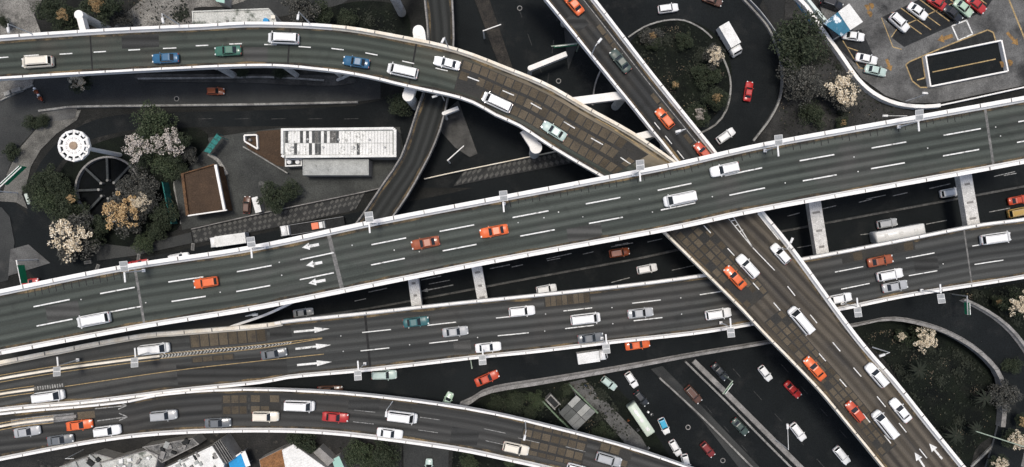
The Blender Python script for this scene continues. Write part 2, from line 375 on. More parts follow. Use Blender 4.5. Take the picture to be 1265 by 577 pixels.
def ground_z(x, y):
    best = 0.
    for pts, z in GS:
        if z <= best: continue
        ins = False; n = len(pts); j = n-1
        for i in range(n):
            xi, yi = pts[i]; xj, yj = pts[j]
            if (yi > y) != (yj > y) and x < (xj-xi)*(y-yi)/(yj-yi)+xi: ins = not ins
            j = i
        if ins: best = z
    return best
def sheet(name, pts, m, smooth=False, parent=None):
    """ground-level surface, each one 4 mm above the last"""
    ZC[0] += .004; z = ZC[0]
    c = [(p.x, p.y) for p in catmull(pts+[pts[0]], 8)][:-1] if smooth else pts
    w = [tuple(Q(p[0], p[1], z)[:2]) for p in c]; GS.append((w, z))
    o = MB().sheet(w, z).build(name, m, parent)
    if parent is None: o['kind'] = 'structure'
    return o
def raised(name, pts, m, h=.13, smooth=False, kind='structure', z0=-.05, parent=None):
    c = [(p.x, p.y) for p in catmull(pts+[pts[0]], 8)][:-1] if smooth else pts
    ZC[0] += .0015; h += ZC[0]
    w = [tuple(Q(p[0], p[1], h)[:2]) for p in c]; GS.append((w, h))
    o = MB().prism(w, z0, h).build(name, m, parent)
    if kind and parent is None: o['kind'] = kind
    return o
def strip(p, q, w, z, name, m, parent=None):
    a, b = Q(*p, z), Q(*q, z); d = (b-a).normalized(); n = Vector((-d.y, d.x, 0))*(w/2)
    o = MB().sheet([tuple(v[:2]) for v in (a-n, b-n, b+n, a+n)], z).build(name, m, parent)
    return o
def arrow(tail, tip, z, sw, hw, hl, m, parent, name='arrow_marking'):
    a, b = Q(*tail, z), Q(*tip, z); d = (b-a).normalized(); n = Vector((-d.y, d.x, 0)); k = b-d*hl
    pts = [a-n*sw/2, k-n*sw/2, k-n*hw/2, b, k+n*hw/2, k+n*sw/2, a+n*sw/2]
    return MB().sheet([tuple(v[:2]) for v in pts], z).build(name, m, parent)

# ================================================================== GROUND
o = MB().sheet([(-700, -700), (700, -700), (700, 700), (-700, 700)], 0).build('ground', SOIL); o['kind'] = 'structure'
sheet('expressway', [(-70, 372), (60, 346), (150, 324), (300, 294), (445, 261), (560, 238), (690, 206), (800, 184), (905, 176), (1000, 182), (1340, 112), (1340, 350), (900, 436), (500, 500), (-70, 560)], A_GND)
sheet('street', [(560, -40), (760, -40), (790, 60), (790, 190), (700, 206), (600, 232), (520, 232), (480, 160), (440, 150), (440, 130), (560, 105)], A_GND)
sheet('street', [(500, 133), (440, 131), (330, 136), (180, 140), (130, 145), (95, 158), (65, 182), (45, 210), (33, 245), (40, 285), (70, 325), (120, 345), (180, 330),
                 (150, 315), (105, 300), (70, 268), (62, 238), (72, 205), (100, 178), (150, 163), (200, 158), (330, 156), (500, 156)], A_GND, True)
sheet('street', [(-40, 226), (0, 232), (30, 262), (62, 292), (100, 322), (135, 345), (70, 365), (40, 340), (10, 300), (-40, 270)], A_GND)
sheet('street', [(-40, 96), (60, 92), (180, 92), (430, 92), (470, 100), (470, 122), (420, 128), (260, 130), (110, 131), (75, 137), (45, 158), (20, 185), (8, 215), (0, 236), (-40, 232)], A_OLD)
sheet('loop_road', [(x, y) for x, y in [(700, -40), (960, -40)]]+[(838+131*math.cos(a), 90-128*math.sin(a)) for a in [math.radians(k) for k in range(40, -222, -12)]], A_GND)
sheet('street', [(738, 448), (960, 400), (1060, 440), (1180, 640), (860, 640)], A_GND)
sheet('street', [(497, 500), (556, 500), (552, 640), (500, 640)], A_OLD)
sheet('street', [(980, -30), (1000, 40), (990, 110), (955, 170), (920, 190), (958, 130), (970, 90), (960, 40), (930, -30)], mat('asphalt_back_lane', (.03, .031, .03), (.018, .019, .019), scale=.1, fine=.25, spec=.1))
# dirt, lawns and islands
sheet('dirt_ground', [(-40, -40), (44, -40), (52, 0), (42, 18), (52, 44), (-40, 52)], DIRT)
sheet('dirt_ground', [(135, 42), (152, 20), (188, -10), (240, -40), (330, -40), (330, 6), (240, 10), (236, 38)], DIRT, True)
sheet('access_road', [(262, 14), (300, 2), (360, -30), (470, -60), (480, -30), (420, 6), (350, 20), (300, 26)], A_OLD)
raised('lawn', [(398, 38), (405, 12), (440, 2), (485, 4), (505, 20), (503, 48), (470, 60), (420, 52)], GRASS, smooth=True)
raised('kerb_island', [(-40, 262), (2, 256), (12, 268), (18, 300), (10, 346), (-40, 360)], A_OLD)
raised('traffic_island', [(13, 308), (35, 302), (62, 325), (10, 341)], PAVE, .15)
raised('verge', [(-40, 244), (4, 238), (10, 214), (22, 186), (46, 160), (78, 138), (100, 136), (95, 148), (66, 168), (42, 190), (33, 214), (27, 240), (34, 258), (20, 250), (-40, 246)], mat('verge_dirt', (.17, .165, .148), (.085, .083, .075), scale=.3, fine=.3, bump=.5), .1)
raised('verge', [(8, 216), (22, 186), (46, 158), (70, 147), (92, 147), (70, 165), (50, 185), (38, 206), (32, 230), (12, 236)], MATS['verge_dirt'], .12)
raised('traffic_island', [(47, 137), (96, 132), (92, 146), (66, 150)], PAVE, .14)
raised('verge', [(-40, 98), (42, 98), (38, 108), (14, 118), (0, 122), (-40, 140)], DIRT, .12)
raised('dirt_bank', [(170, 91), (300, 92), (420, 94), (440, 101), (400, 106), (300, 102), (175, 100)], mat('bank_dirt', (.10, .098, .09), (.04, .04, .038), scale=.3, fine=.35, bump=.6), .12, True)
raised('garden', [(66, 240), (78, 206), (104, 184), (150, 168), (205, 162), (245, 158), (258, 176), (232, 206), (214, 226), (222, 278), (190, 292), (150, 306), (112, 292), (78, 268)], GRASS, .12, True)
raised('yard', [(258, 170), (345, 158), (494, 157), (500, 196), (478, 232), (330, 262), (225, 284), (215, 225), (240, 200)], mat('yard_concrete', (.075, .079, .074), (.034, .036, .035), scale=.12, fine=.25, spec=.1, wear=((.16, .16, .15), .12, .6, .7)), .1)
raised('brown_court', [(302, 176), (319, 162), (348, 160), (352, 206), (338, 204), (310, 188)], BROWN, .16)
raised('traffic_island', [(542, 160), (549, 138), (566, 124), (590, 190), (580, 194), (562, 182)], mat('island_paving', (.10, .098, .092), (.055, .055, .052), scale=.4, fine=.25, spec=.1), .15)
raised('median', [(579, -20), (598, -20), (632, 80), (640, 110), (628, 110), (614, 74)], mat('median_soil', (.045, .04, .033), (.018, .017, .016), scale=.6, fine=.4, bump=.8), .15)
raised('traffic_island', [(696, 28), (699, 60), (702, 86), (717, 46), (712, 30)], A_OLD, .15)
isl = [(838+66*math.cos(a)*(1.0 if math.cos(a) > 0 else 1.12), 93-69*math.sin(a)) for a in [2*PI*k/28 for k in range(28)]]
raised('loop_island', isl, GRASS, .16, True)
raised('verge', [(972, -30), (1000, -30), (1012, 30), (1035, 70), (1060, 108), (1090, 130), (1140, 140), (1290, 118), (1290, 140), (1100, 180), (930, 205), (932, 178), (955, 146), (968, 118), (971, 90), (968, 40)], mat('verge_gravel', (.05, .05, .048), (.024, .024, .023), scale=.15, fine=.3, spec=.08, bump=.6, wear=((.08, .077, .07), .12, .55, .72)), .1)
raised('parking_lot', [(1003, -40), (1017, 24), (1034, 56), (1064, 96), (1094, 118), (1120, 127), (1160, 127), (1340, 90), (1340, -40)], PARK, .2)
raised('lawn', [(1050, 404), (1098, 395), (1135, 400), (1168, 411), (1202, 430), (1228, 454), (1236, 474), (1232, 530), (1205, 556), (1190, 620), (1160, 620), (1110, 470)], GRASS, .14, True)
raised('verge', [(1090, 380), (1340, 335), (1340, 470), (1285, 470), (1265, 440), (1240, 400), (1200, 374), (1160, 366)], GRASS, .1)
raised('verge', [(575, 508), (608, 484), (670, 476), (745, 460), (800, 520), (850, 600), (680, 580), (560, 560)], GRASS, .14)
raised('verge', [(560, 556), (700, 590), (700, 640), (552, 640)], GRASS, .12)
raised('verge', [(-30, 560), (200, 530), (400, 530), (497, 545), (494, 640), (-30, 640)], mat('yard_soil', (.035, .034, .032), (.015, .016, .016), scale=.25, fine=.35, bump=.6, wear=((.13, .12, .105), .25, .58, .72)), .1)
raised('pavement', [(697, 474), (722, 468), (792, 540), (815, 580), (800, 590), (770, 545), (745, 516), (738, 508)], PAVE, .22)
raised('traffic_island', [(485, 494), (536, 480), (542, 480), (526, 500), (510, 505)], PAVE, .15)
raised('median', [(804, 456), (818, 452), (870, 505), (960, 600), (930, 600), (868, 520)], A_OLD, .1)

# patterned pavement beside the top overpass, with diamond paving stones
def paved_strip(top, bot, cols, rows, skip):
    z = ZC[0]+.13
    o = raised('pavement', top+bot[::-1], mat('paver_joint', (.035, .036, .035), (.024, .025, .025), scale=.5, fine=.2), .12)
    zt = max(v.co.z for v in o.data.vertices)+.02
    ms = [mat('paver_dark', (.045, .046, .044), (.03, .031, .03), scale=.8, fine=.2), mat('paver_pale', (.105, .104, .096), (.07, .07, .066), scale=.8, fine=.2)]
    T = resample([Q(p.x, p.y, zt) for p in catmull(top)], cols*2+1); B = resample([Q(p.x, p.y, zt) for p in catmull(bot)], cols*2+1)
    for i in range(1, cols*2):
        for j in range(1, rows*2):
            if (i+j) % 2 or R.random() < skip: continue
            def g(a, b): return T[i+a].lerp(B[i+a], (j+b)/(rows*2))
            pts = [g(-1, 0), g(0, -1), g(1, 0), g(0, 1)]; c = g(0, 0)
            MB().prism([tuple((c+(p-c)*.86)[:2]) for p in pts], zt-.03, zt).build('paving_stone', ms[1 if (j % 2) else 0], o)
    return o
paved_strip([(236, 283), (330, 263), (440, 240), (452, 237)], [(240, 301), (330, 283), (430, 262), (440, 258)], 34, 3, .06)
paved_strip([(574, 210), (640, 197), (704, 184)], [(560, 230), (640, 214), (714, 200)], 22, 2, .06)
raised('pavement', [(118, 300), (160, 305), (236, 287), (238, 300), (165, 316), (120, 322)], A_OLD, .12)

# kerbs and low walls standing on the ground
KW = lambda pts, w, h, m, label, cat='wall', nm='kerb_wall', z0=.0: tag(wall_line(nm, pts, w, z0, h, m), label, cat)
KW([(47, 137), (70, 134), (100, 131.5), (220, 130), (330, 128.5), (442, 126)], .55, .7, KERB, 'long pale kerb wall between the grey street and the dark street below it')
KW([(170, 97), (260, 96), (330, 95), (400, 99)], .45, .6, KERB, 'pale kerb wall running below the curved overpass beside the dirt bank')
KW([(236, 283), (330, 262), (440, 239), (480, 230)], .25, .9, GREYC, 'thin grey boundary wall of the yard along the diamond-patterned pavement')
KW([(524, 221), (560, 213), (640, 196.5), (705, 183)], .25, 1.0, CREAMC, 'cream railing wall along the patterned pavement left of the diagonal junction')
KW([(560, 362), (657, 343.5), (780, 321), (850, 306)], .55, .85, DIRTYC, 'grey median barrier of the sunken expressway left of the diagonal overpass', 'barrier', 'median_barrier')
KW([(350, 396), (450, 382), (560, 362)], .5, .85, DIRTYC, 'grey median barrier of the sunken expressway behind the first white crossbeams', 'barrier', 'median_barrier')
KW([(955, 288), (1032, 273.5), (1165, 249), (1300, 224)], .55, .85, DIRTYC, 'grey median barrier of the sunken expressway right of the diagonal overpass', 'barrier', 'median_barrier')
KW([(815, 467), (868, 516), (932, 580)], .45, .8, KERB, 'thin pale barrier between the bus street and the next street at the bottom', 'barrier', 'street_barrier')
KW([(847, 447), (900, 499), (940, 540), (985, 585)], .5, .9, KERB, 'pale barrier edging the wide dark street left of the diagonal overpass', 'barrier', 'street_barrier')
KW([(857, 446), (910, 498), (950, 538), (995, 583)], 1.3, .4, GREYC, 'grey kerbed median strip beside the pale barrier of the wide dark street', 'median', 'street_median')
KW([(776, 46), (796, 33), (820, 25.5), (845, 25), (868, 36), (880, 47)], .4, .35, KERB, 'curved kerb along the upper edge of the round tree island', 'kerb', 'kerb')
KW([(889, 62), (899, 85), (903, 106), (898, 135), (884, 154), (866, 164)], .45, .4, KERB, 'curved kerb along the right edge of the round tree island', 'kerb', 'kerb')
KW([(732, 130), (735, 105), (744, 82)], .4, .35, GREYC, 'curved kerb of the round island left of the diagonal overpass', 'kerb', 'kerb')
KW([(912, -8), (932, 13), (950, 35), (963, 66), (967, 94), (964, 121), (952, 146), (931, 174)], .5, .6, KERB, 'curved outer kerb wall of the loop road')
KW([(922, -5), (940, 14), (958, 38), (968, 56)], .2, 1.1, GREYST, 'thin grey guard rail outside the loop road', 'guard rail', 'guard_rail')
KW([(983, -6), (997, 8), (1012, 30), (1038, 66), (1060, 97), (1080, 115), (1100, 125), (1120, 130), (1142, 131.5), (1162, 130)], .95, 1.4, WHITE, 'thick white curved wall around the parking lot')
KW([(1162, 130), (1200, 122), (1300, 100)], .35, 1.2, WHITE, 'thin white wall continuing the curved parking wall to the right')
KW([(996, -4), (1008, 11), (1020, 25)], .8, 1.6, paint('paint_mintwall', (.62, .7, .66), .6), 'pale mint wall beside the blue canopy of the parking lot')
KW([(300, 181), (322, 194), (355, 214)], .3, 1.2, KERB, 'thin pale wall between the brown court and the yard')
KW([(257, 190), (270, 199), (280, 216)], .9, .5, KERB, 'short bent pale wall in the yard beside the brown-roofed house')
KW([(0, 124), (14, 117), (40, 105)], .4, .4, KERB, 'low curved kerb at the far left below the curved overpass', 'kerb', 'kerb')
KW([(1232, 545), (1218, 560), (1200, 577)], .5, .4, KERB, 'curved pale kerb in the lawn at the bottom right corner', 'kerb', 'kerb')
for p, q, lb in (((15, 113), (27, 110), 'upper pale concrete block on the kerb at the far left'), ((6, 117), (14, 114), 'lower pale concrete block on the kerb at the far left')):
    a, b = Q(*p, .5), Q(*q, .5); c = (a+b)/2
    tag(MB().box((c.x, c.y, .45), ((b-a).length, 1.0, .9), math.atan2(b.y-a.y, b.x-a.x), .92).build('concrete_block', KERB), lb, 'block')

# markings on the ground
EXP = bpy.data.objects['expressway']
for p, q, w in [((605,332),(630,327),.18),((632,330),(646,327),.18),((675,320),(706,313),.18),((676,322),(692,319),.15),((720,314),(733,311),.15),
             ((755,305),(782,300),.18),((760,303),(776,300),.15),((800,299),(818,295),.15),((830,334),(857,328),.18),((755,349),(778,343),.18),
             ((973,267),(988,263),.18),((1016,258),(1033,254),.18),((1061,250),(1077,246),.18),((1070,246),(1094,241),.15),((1103,242),(1121,238),.18),((1148,233),(1174,227),.18),((1228,218),(1254,212),.18),
             ((1240,217),(1256,214),.15),((1063,290),(1080,288),.15),((1144,277),(1170,272),.18),((1222,262),(1248,257),.18),((985,306),(1008,302),.15),((438,372),(452,369),.15),((455,361),(478,356),.18),((520,346),(545,341),.18),((530,351),(556,346),.15)]:
    strip(p, q, w, .02, 'lane_marking', LINEW, EXP)
for p, q in [((640+12*k, 8+34*k), (645+12*k, 22+34*k)) for k in range(5)]+[((690-6*k, 10+40*k), (688-6*k, 26+40*k)) for k in range(4)]+[((905+26*k, 455+28*k), (915+26*k, 466+28*k)) for k in range(5)]+[((965+24*k, 450+27*k), (974+24*k, 460+27*k)) for k in range(4)]+[((850+22*k, 478+24*k), (857+22*k, 486+24*k)) for k in range(4)]+[((200+45*k, 147), (218+45*k, 146.5)) for k in range(6)]:
    w_ = Q(*p, .1); zz = max(ground_z(w_.x, w_.y), ground_z(*Q(*q, .1)[:2]))+.004
    strip(p, q, .14, zz, 'lane_marking', FAINT, EXP)
for p, q in [((560, 352), (520, 360))]: arrow(p, q, .021, .25, .9, 1.6, LINEW, EXP)
PL = bpy.data.objects['parking_lot']; PZ = max(v.co.z for v in PL.data.vertices)
def psheet(pts, name, m, dz): return MB().sheet([tuple(Q(x, y, PZ+dz)[:2]) for x, y in pts], PZ+dz).build(name, m, PL)
STALL = mat('stall_asphalt', (.03, .032, .033), (.02, .021, .022), scale=.3, fine=.2, spec=.1)
psheet([(1090, 21), (1134, 0), (1150, -14), (1235, -14), (1217, 13), (1117, 58), (1102, 47), (1107, 37)], 'parking_bay', STALL, .004)
psheet([(1028, 52), (1048, 40), (1064, 36), (1076, 62), (1090, 92), (1076, 90), (1056, 78)], 'parking_bay', STALL, .006)
for p, q in [((1089,22),(1103,58)),((1103,58),(1114,61)),((1101,46),(1108,36)),((1109,35),(1192,-3)),((1046,58),(1060,63)),((1060,84),(1080,86)),((1041,50),(1062,84))]+[((1090+11.5*k, 20.5-5.3*k), (1090+11.5*k+37, 20.5-5.3*k+27)) for k in range(1, 9)]:
    strip(p, q, .22, PZ+.010, 'bay_line', YLINE, PL)
for p, q in [((1176,32),(1194,25)),((1194,25),(1201.6,42)),((1201.6,42),(1184,50)),((1184,50),(1176,32))]: strip(p, q, .3, PZ+.014, 'square_marking', LINE, PL)
arrow((1177, 44), (1158, 50), PZ+.012, .9, 2., 1.5, OLINE, PL); arrow((1244, 40), (1258, 56), PZ+.012, .7, 1.8, 1.4, OLINE, PL); arrow((1095, 73), (1101, 88), PZ+.012, .7, 1.6, 1.2, OLINE, PL)
strip((1245, -4), (1266, 48), .35, PZ+.012, 'bay_line', YLINE, PL)
for x, y in ((1073, 18), (1075, 8), (1070, 10), (1246, 78), (1236, 80)):
    MB().tube(Q(x, y, PZ+.005), Q(x, y, PZ+.009), .8, .8, 9).build('paint_patch', OLINE, PL)
psheet([(1119, 80), (1124, 76), (1140, 70), (1176, 54), (1220, 37), (1227, 40), (1230, 50), (1144, 69), (1150, 107), (1137, 108), (1127, 100)], 'planting_bed', DROOF, .016)
for p, q in (((1119, 80), (1124, 76)), ((1124, 76), (1176, 54)), ((1176, 54), (1220, 37)), ((1220, 37), (1227, 40)), ((1227, 40), (1230, 50)), ((1119, 80), (1127, 100)), ((1127, 100), (1137, 108)), ((1137, 108), (1150, 108)), ((1139, 70), (1143, 96)), ((1143, 96), (1133, 99))): strip(p, q, .3, PZ+.02, 'bed_line', YLINE, PL)
# sunken ramp with white walls
rt = thing('ramp_opening', 'white-walled rectangular underpass opening with dark lanes in the parking lot', 'underpass', Q(1195, 78, PZ))
cor = [(1143.8, 68.8), (1237.5, 49.8), (1245.5, 87.7), (1149.8, 106.7)]
def lp(v, base=rt): return Vector(v)-base.location
def wseg(p, q, w, z0, z1, name, m, par):
    a, b = Q(*p, z1)-par.location, Q(*q, z1)-par.location; d = (b-a); L = d.length; c = (a+b)/2
    return MB().box((c.x, c.y, (z0+z1)/2-par.location.z), (L+w*.98, w, z1-z0), math.atan2(d.y, d.x)).build(name, m, par)
mb = MB(); mb.sheet([tuple((Q(x, y, PZ+.02)-rt.location)[:2]) for x, y in cor], .02); mb.build('ramp_floor', A_GND, rt)
for k in range(4):
    p, q = cor[k], cor[(k+1) % 4]; e = .018
    wseg((p[0]+(q[0]-p[0])*e, p[1]+(q[1]-p[1])*e), (q[0]-(q[0]-p[0])*e, q[1]-(q[1]-p[1])*e), .34, PZ, PZ+1.0+.004*k, 'parapet', WHITE, rt)
o = strip((1152, 89), (1230, 73), .25, PZ+.03, 'lane_marking', YLINE, None); o.parent = rt; o.location = -rt.location
o = strip((1238, 56), (1243, 82), .35, PZ+.034, 'lane_marking', YLINE, None); o.parent = rt; o.location = -rt.location

# ================================================================== OVERPASSES
ZM, ZC_, ZL, ZB, ZE, ZF = 22., 14., 9., 9.6, 6., 4.6
# ---- top overpass
M = Ribbon([(-60, 371), (0, 358), (150, 328), (308, 304), (456, 273), (629, 240), (828, 202), (945, 176), (1136, 142), (1265, 119), (1330, 107)],
           [(-60, 448), (0, 438), (173, 406), (320, 382), (502, 346), (630, 321), (821, 286), (945, 260), (1184, 217), (1265, 202), (1330, 190)], ZM)
mo = thing('overpass', 'widest and highest overpass crossing the whole picture with white parapets and left-pointing arrows', 'overpass', (0, 0, 0))
M.deck(mo, A_TOP, 1.7); M.parapet('a', mo, WHITE, 1.1, .9); M.parapet('b', mo, WHITE, .9, .9)
def dashes(rb, par, pts, length_px, t, w=.2, m=LINE):
    for x, y in pts:
        u, _ = rb.ut(x, y); du = length_px*(H-rb.z)/FPX/rb.len; rb.line(u, u+du, t, w, m, par)
def ymid(rb, x, t):   # deck pixel row at pixel column x
    lo, hi = -100., 700.
    best = min(range(-40, 640, 4), key=lambda y: abs(rb.ut(x, y)[1]-t)); return best
for x, y in [(44,380),(126,363),(206,349),(290,333),(372,318),(457,302),(545,284),(635,267),(724,251),(812,235),(896,218),(987,202),(1077,185),(1164,170),(1257,153)]:
    u, t = M.ut(x, y); M.line(u, u+44*(H-ZM)/FPX/M.len, .362, .25, LINE, mo)
for x, y in [(47,402),(132,385),(212,371),(292,356),(372,341),(457,324),(546,307),(641,290),(726,274),(814,257),(900,242),(993,224),(1077,208),(1167,193),(1258,176)]:
    u, t = M.ut(x, y); M.line(u, u+43*(H-ZM)/FPX/M.len, .668, .25, LINE, mo)
for tl, tp in (((394, 302), (373, 306)), ((398, 324), (378, 328)), ((402, 346), (381, 350))): arrow(tl, tp, ZM+.014, .55, 1.4, 1.5, LINE, mo)
for (x, y), w, m in (((412, 320), .8, JOINT), ((174, 365), .5, JOINT), ((1220, 165), .5, JOINT)):
    u, _ = M.ut(x, y); M.quad(u-w/2/M.len, u+w/2/M.len, .045, .955, 'expansion_joint', m, mo, .009)
u0, u1 = M.ut(618, 250)[0], M.ut(1200, 140)[0]
k = 0; u = u0
while u < u1:
    M.quad(u, u+.16/M.len, .05, .17+.03*math.sin(k*1.7), 'pavement_groove', DJOINT, mo, .0085); u += 1.42/M.len; k += 1
u = M.ut(40, 385)[0]
while u < M.ut(170, 350)[0]:
    M.quad(u, u+.16/M.len, .06, .2, 'pavement_groove', DJOINT, mo, .0085); u += 1.42/M.len
for x, y in [(487,309),(435,303),(690,262),(672,269),(790,246),(806,262),(518,311),(345,324),(100,370),(180,374),(272,361),(348,340),(640,275),(720,268),(880,243),(970,226),(1060,212),(1055,194),(1146,183),(1236,168),(1230,157)]:
    p = Q(x, y, ZM); MB().tube((p.x, p.y, ZM+.0), (p.x, p.y, ZM+.05), .13, .1, 8).build('reflector', LINE, mo)
for x in (60, 240, 430, 660, 1010, 1190): M.column(M.ut(x, ymid(M, x, .5))[0], .5, mo, 1.3)

# ---- curved overpass, diagonal overpass and the deck they merge into
C = Ribbon([(-60, 50), (0, 44), (139, 35), (250, 30), (315, 27), (414, 31), (490, 43), (563, 59), (630, 84), (680, 105), (728, 133), (782, 163), (832, 197), (848, 209)],
           [(-60, 102), (0, 97), (173, 87), (320, 81), (395, 86), (449, 94), (504, 107), (574, 123), (615, 144), (640, 155), (680, 181), (715, 202), (748, 221), (757, 228)], ZC_)
D = Ribbon([(640, -40), (674, -1), (756, 100), (838, 201), (846, 211)], [(702, -40), (736, -1), (808, 92), (888, 191), (896, 202)], ZC_)
CDr = Ribbon([(758, 229), (790, 257), (819, 286), (877, 343), (917, 383), (944, 412), (1010, 480), (1052, 530), (1092, 579), (1130, 626)],
             [(897, 203), (920, 232), (943, 261), (983, 310), (1041, 390), (1072, 430), (1108, 471), (1150, 524), (1193, 577), (1232, 626)], ZC_)
m_ = A_CRV.node_tree; N_ = m_.nodes; tc_ = N_.new('ShaderNodeTexCoord'); sp_ = N_.new('ShaderNodeSeparateXYZ'); m_.links.new(tc_.outputs['UV'], sp_.inputs[0])
r_ = N_.new('ShaderNodeMapRange'); r_.inputs[1].default_value = C.len*.60; r_.inputs[2].default_value = C.len*.92; m_.links.new(sp_.outputs[0], r_.inputs[0])
nz_ = N_.new('ShaderNodeTexNoise'); nz_.inputs['Scale'].default_value = .12; nz_.inputs['Detail'].default_value = 5; m_.links.new(tc_.outputs['Object'], nz_.inputs['Vector'])
rv_ = N_.new('ShaderNodeMapRange'); rv_.inputs[1].default_value = 7.5; rv_.inputs[2].default_value = 1.5; m_.links.new(sp_.outputs[1], rv_.inputs[0])
mv_ = N_.new('ShaderNodeMath'); mv_.operation = 'MULTIPLY'; m_.links.new(r_.outputs[0], mv_.inputs[0]); m_.links.new(rv_.outputs[0], mv_.inputs[1])
ms_ = N_.new('ShaderNodeMapRange'); ms_.inputs[1].default_value = .2; ms_.inputs[2].default_value = .6; m_.links.new(nz_.outputs[0], ms_.inputs[0])
mu_ = N_.new('ShaderNodeMath'); mu_.operation = 'MULTIPLY'; m_.links.new(mv_.outputs[0], mu_.inputs[0]); m_.links.new(ms_.outputs[0], mu_.inputs[1])
bs_ = N_['Principled BSDF']; src_ = bs_.inputs['Base Color'].links[0].from_socket; mx_ = N_.new('ShaderNodeMix'); mx_.data_type = 'RGBA'
m_.links.new(mu_.outputs[0], mx_.inputs['Factor']); m_.links.new(src_, mx_.inputs['A']); mx_.inputs['B'].default_value = (.23, .19, .135, 1); m_.links.new(mx_.outputs['Result'], bs_.inputs['Base Color'])   # warm light on the deck painted as tan towards the junction
co = thing('overpass', 'curved two-lane overpass sweeping from the left edge down to the junction in the centre', 'overpass')
C.deck(co, A_CRV, 1.5); C.parapet('a', co, WHITE, .85, .9, 0, .52); C.parapet('a', co, CREAMC, .85, .9, .52, 1); C.parapet('b', co, WHITE, .6, .9)  # cream half of the upper parapet paints warm light near the junction
do = thing('overpass', 'straight diagonal overpass coming down from the top edge over the loop road', 'overpass')
D.deck(do, A_DIA, 1.5); D.parapet('a', do, WHITE, .55, .9); D.parapet('b', do, WHITE, .75, .9)
cdo = thing('overpass', 'wide brownish diagonal overpass running from the centre to the bottom right', 'overpass')
CDr.deck(cdo, A_MRG, 1.5); CDr.parapet('a', cdo, CREAMC, .55, .9); CDr.parapet('b', cdo, WHITE, .85, .9)  # cream left parapet has the warm rim light in its colour
for x, y in [(-3,71.5),(30,69),(73,67),(115,64.5),(158,62),(200,60),(243,56.5),(284,54.5),(327,55),(369,57.5),(411,60),(453,65.5),(495,75),(538,84),(578,95),(619,111),(657,128),(696,150),(731,171),(767,195)]:
    u, t = C.ut(x, y); C.line(u, u+15.5*(H-ZC_)/FPX/C.len, t, .22, LINE, co)
for x in (111, 357, 511):
    u, _ = C.ut(x, 60); C.quad(u, u+.35/C.len, .03, .97, 'expansion_joint', DJOINT, co, .009)
def light_patch_grid(rb, par, ua, ub, rows, period, skip=.0, ragged=True):  # grid of reflected window light painted on a deck
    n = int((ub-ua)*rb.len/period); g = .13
    bed = rb.quad(ua-.3/rb.len, ub+.1/rb.len, rows[0][0]-.012, rows[-1][1]+.012, 'light_patch_gap', PATCH_GAP, par, .006, max(2, n//2))
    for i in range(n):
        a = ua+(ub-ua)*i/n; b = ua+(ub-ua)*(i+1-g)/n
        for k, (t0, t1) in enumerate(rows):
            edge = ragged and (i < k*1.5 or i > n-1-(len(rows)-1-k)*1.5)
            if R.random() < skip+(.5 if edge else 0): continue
            rb.quad(a, b, t0, t1, 'painted_light_patch', LIGHT_PATCH, par, .010)
light_patch_grid(C, co, C.ut(568, 95)[0], C.ut(792, 195)[0], [(.18, .355), (.415, .59), (.66, .83)], 1.85)
for x0, y0, x1, y1 in ((715, 133, 830, 205),):
    ua, ub = C.ut(x0, y0)[0], C.ut(x1, y1)[0]
    for k in range(3): C.line(ua+(ub-ua)*(.2+.22*k), ua+(ub-ua)*(.2+.22*k+.26), .10+.018*k, .14, YLINE, co)
light_patch_grid(CDr, cdo, CDr.ut(850, 280)[0], CDr.ut(930, 376)[0], [(.075, .145), (.165, .235), (.255, .325), (.345, .41)], 1.75, .02)
light_patch_grid(CDr, cdo, CDr.ut(948, 397)[0], CDr.ut(1078, 575)[0], [(.125, .20), (.225, .30), (.325, .395)], 1.75, .03)
for x, y in [(868,277),(899,307),(929,348),(955,373),(988,405),(1012,437),(1037,468),(1066,511),(1092,537)]:
    u, t = CDr.ut(x, y); CDr.line(u, u+13*(H-ZC_)/FPX/CDr.len, t, .2, LINE, cdo)
for x, y in [(1055,455),(1082,488),(1110,522),(1137,556),(1001,389),(1028,422),(974,355)]:
    u, t = CDr.ut(x, y); CDr.line(u, u+15*(H-ZC_)/FPX/CDr.len, t, .2, LINE, cdo)
for tl, tp in (((1142, 577), (1130, 559)), ((1164, 567), (1148, 548))): arrow(tl, tp, ZC_+.016, .4, 1.5, 1.7, LINE, cdo)
for p, q in (((900, 270), (930, 306)), ((906, 268), (930, 306)), ((930, 306), (957, 334)), ((902, 273), (908, 272)), ((908, 279), (913, 277)), ((914, 286), (918, 284))): strip(p, q, .18, ZC_+.013, 'gore_marking', LINE, cdo)
strip((936, 264), (962, 296), .2, ZC_+.013, 'edge_marking', LINE, cdo)
for t in (.78,): D.line(.02, .98, t, .16, LINEW, do, 'edge_marking')
for (x, y) in ((812,150),(824,168),(834,186)): 
    u, _ = D.ut(x, y); D.line(u, u+2.2/D.len, .22, .18, LINE, do)
for x0, y0, k in ((800, 122, 3), (842, 172, 4), (722, 44, 3)):
    u, _ = D.ut(x0, y0)
    for j in range(k): D.quad(u+j*2.4/D.len, u+(j*2.4+2.1)/D.len, .60, .72, 'painted_light_patch', LIGHT_PATCH, do, .010)
for x, y in ((230, 58), (420, 64), (560, 92)): C.column(C.ut(x, y)[0], .5, co, 1.0)
for x, y in ((700, 5), (845, 170)): D.column(D.ut(x, y)[0], .5, do, 1.0)
for x, y in ((880, 290), (960, 350), (1060, 480), (1130, 560)): CDr.column(CDr.ut(x, y)[0], .5, cdo, 1.2)

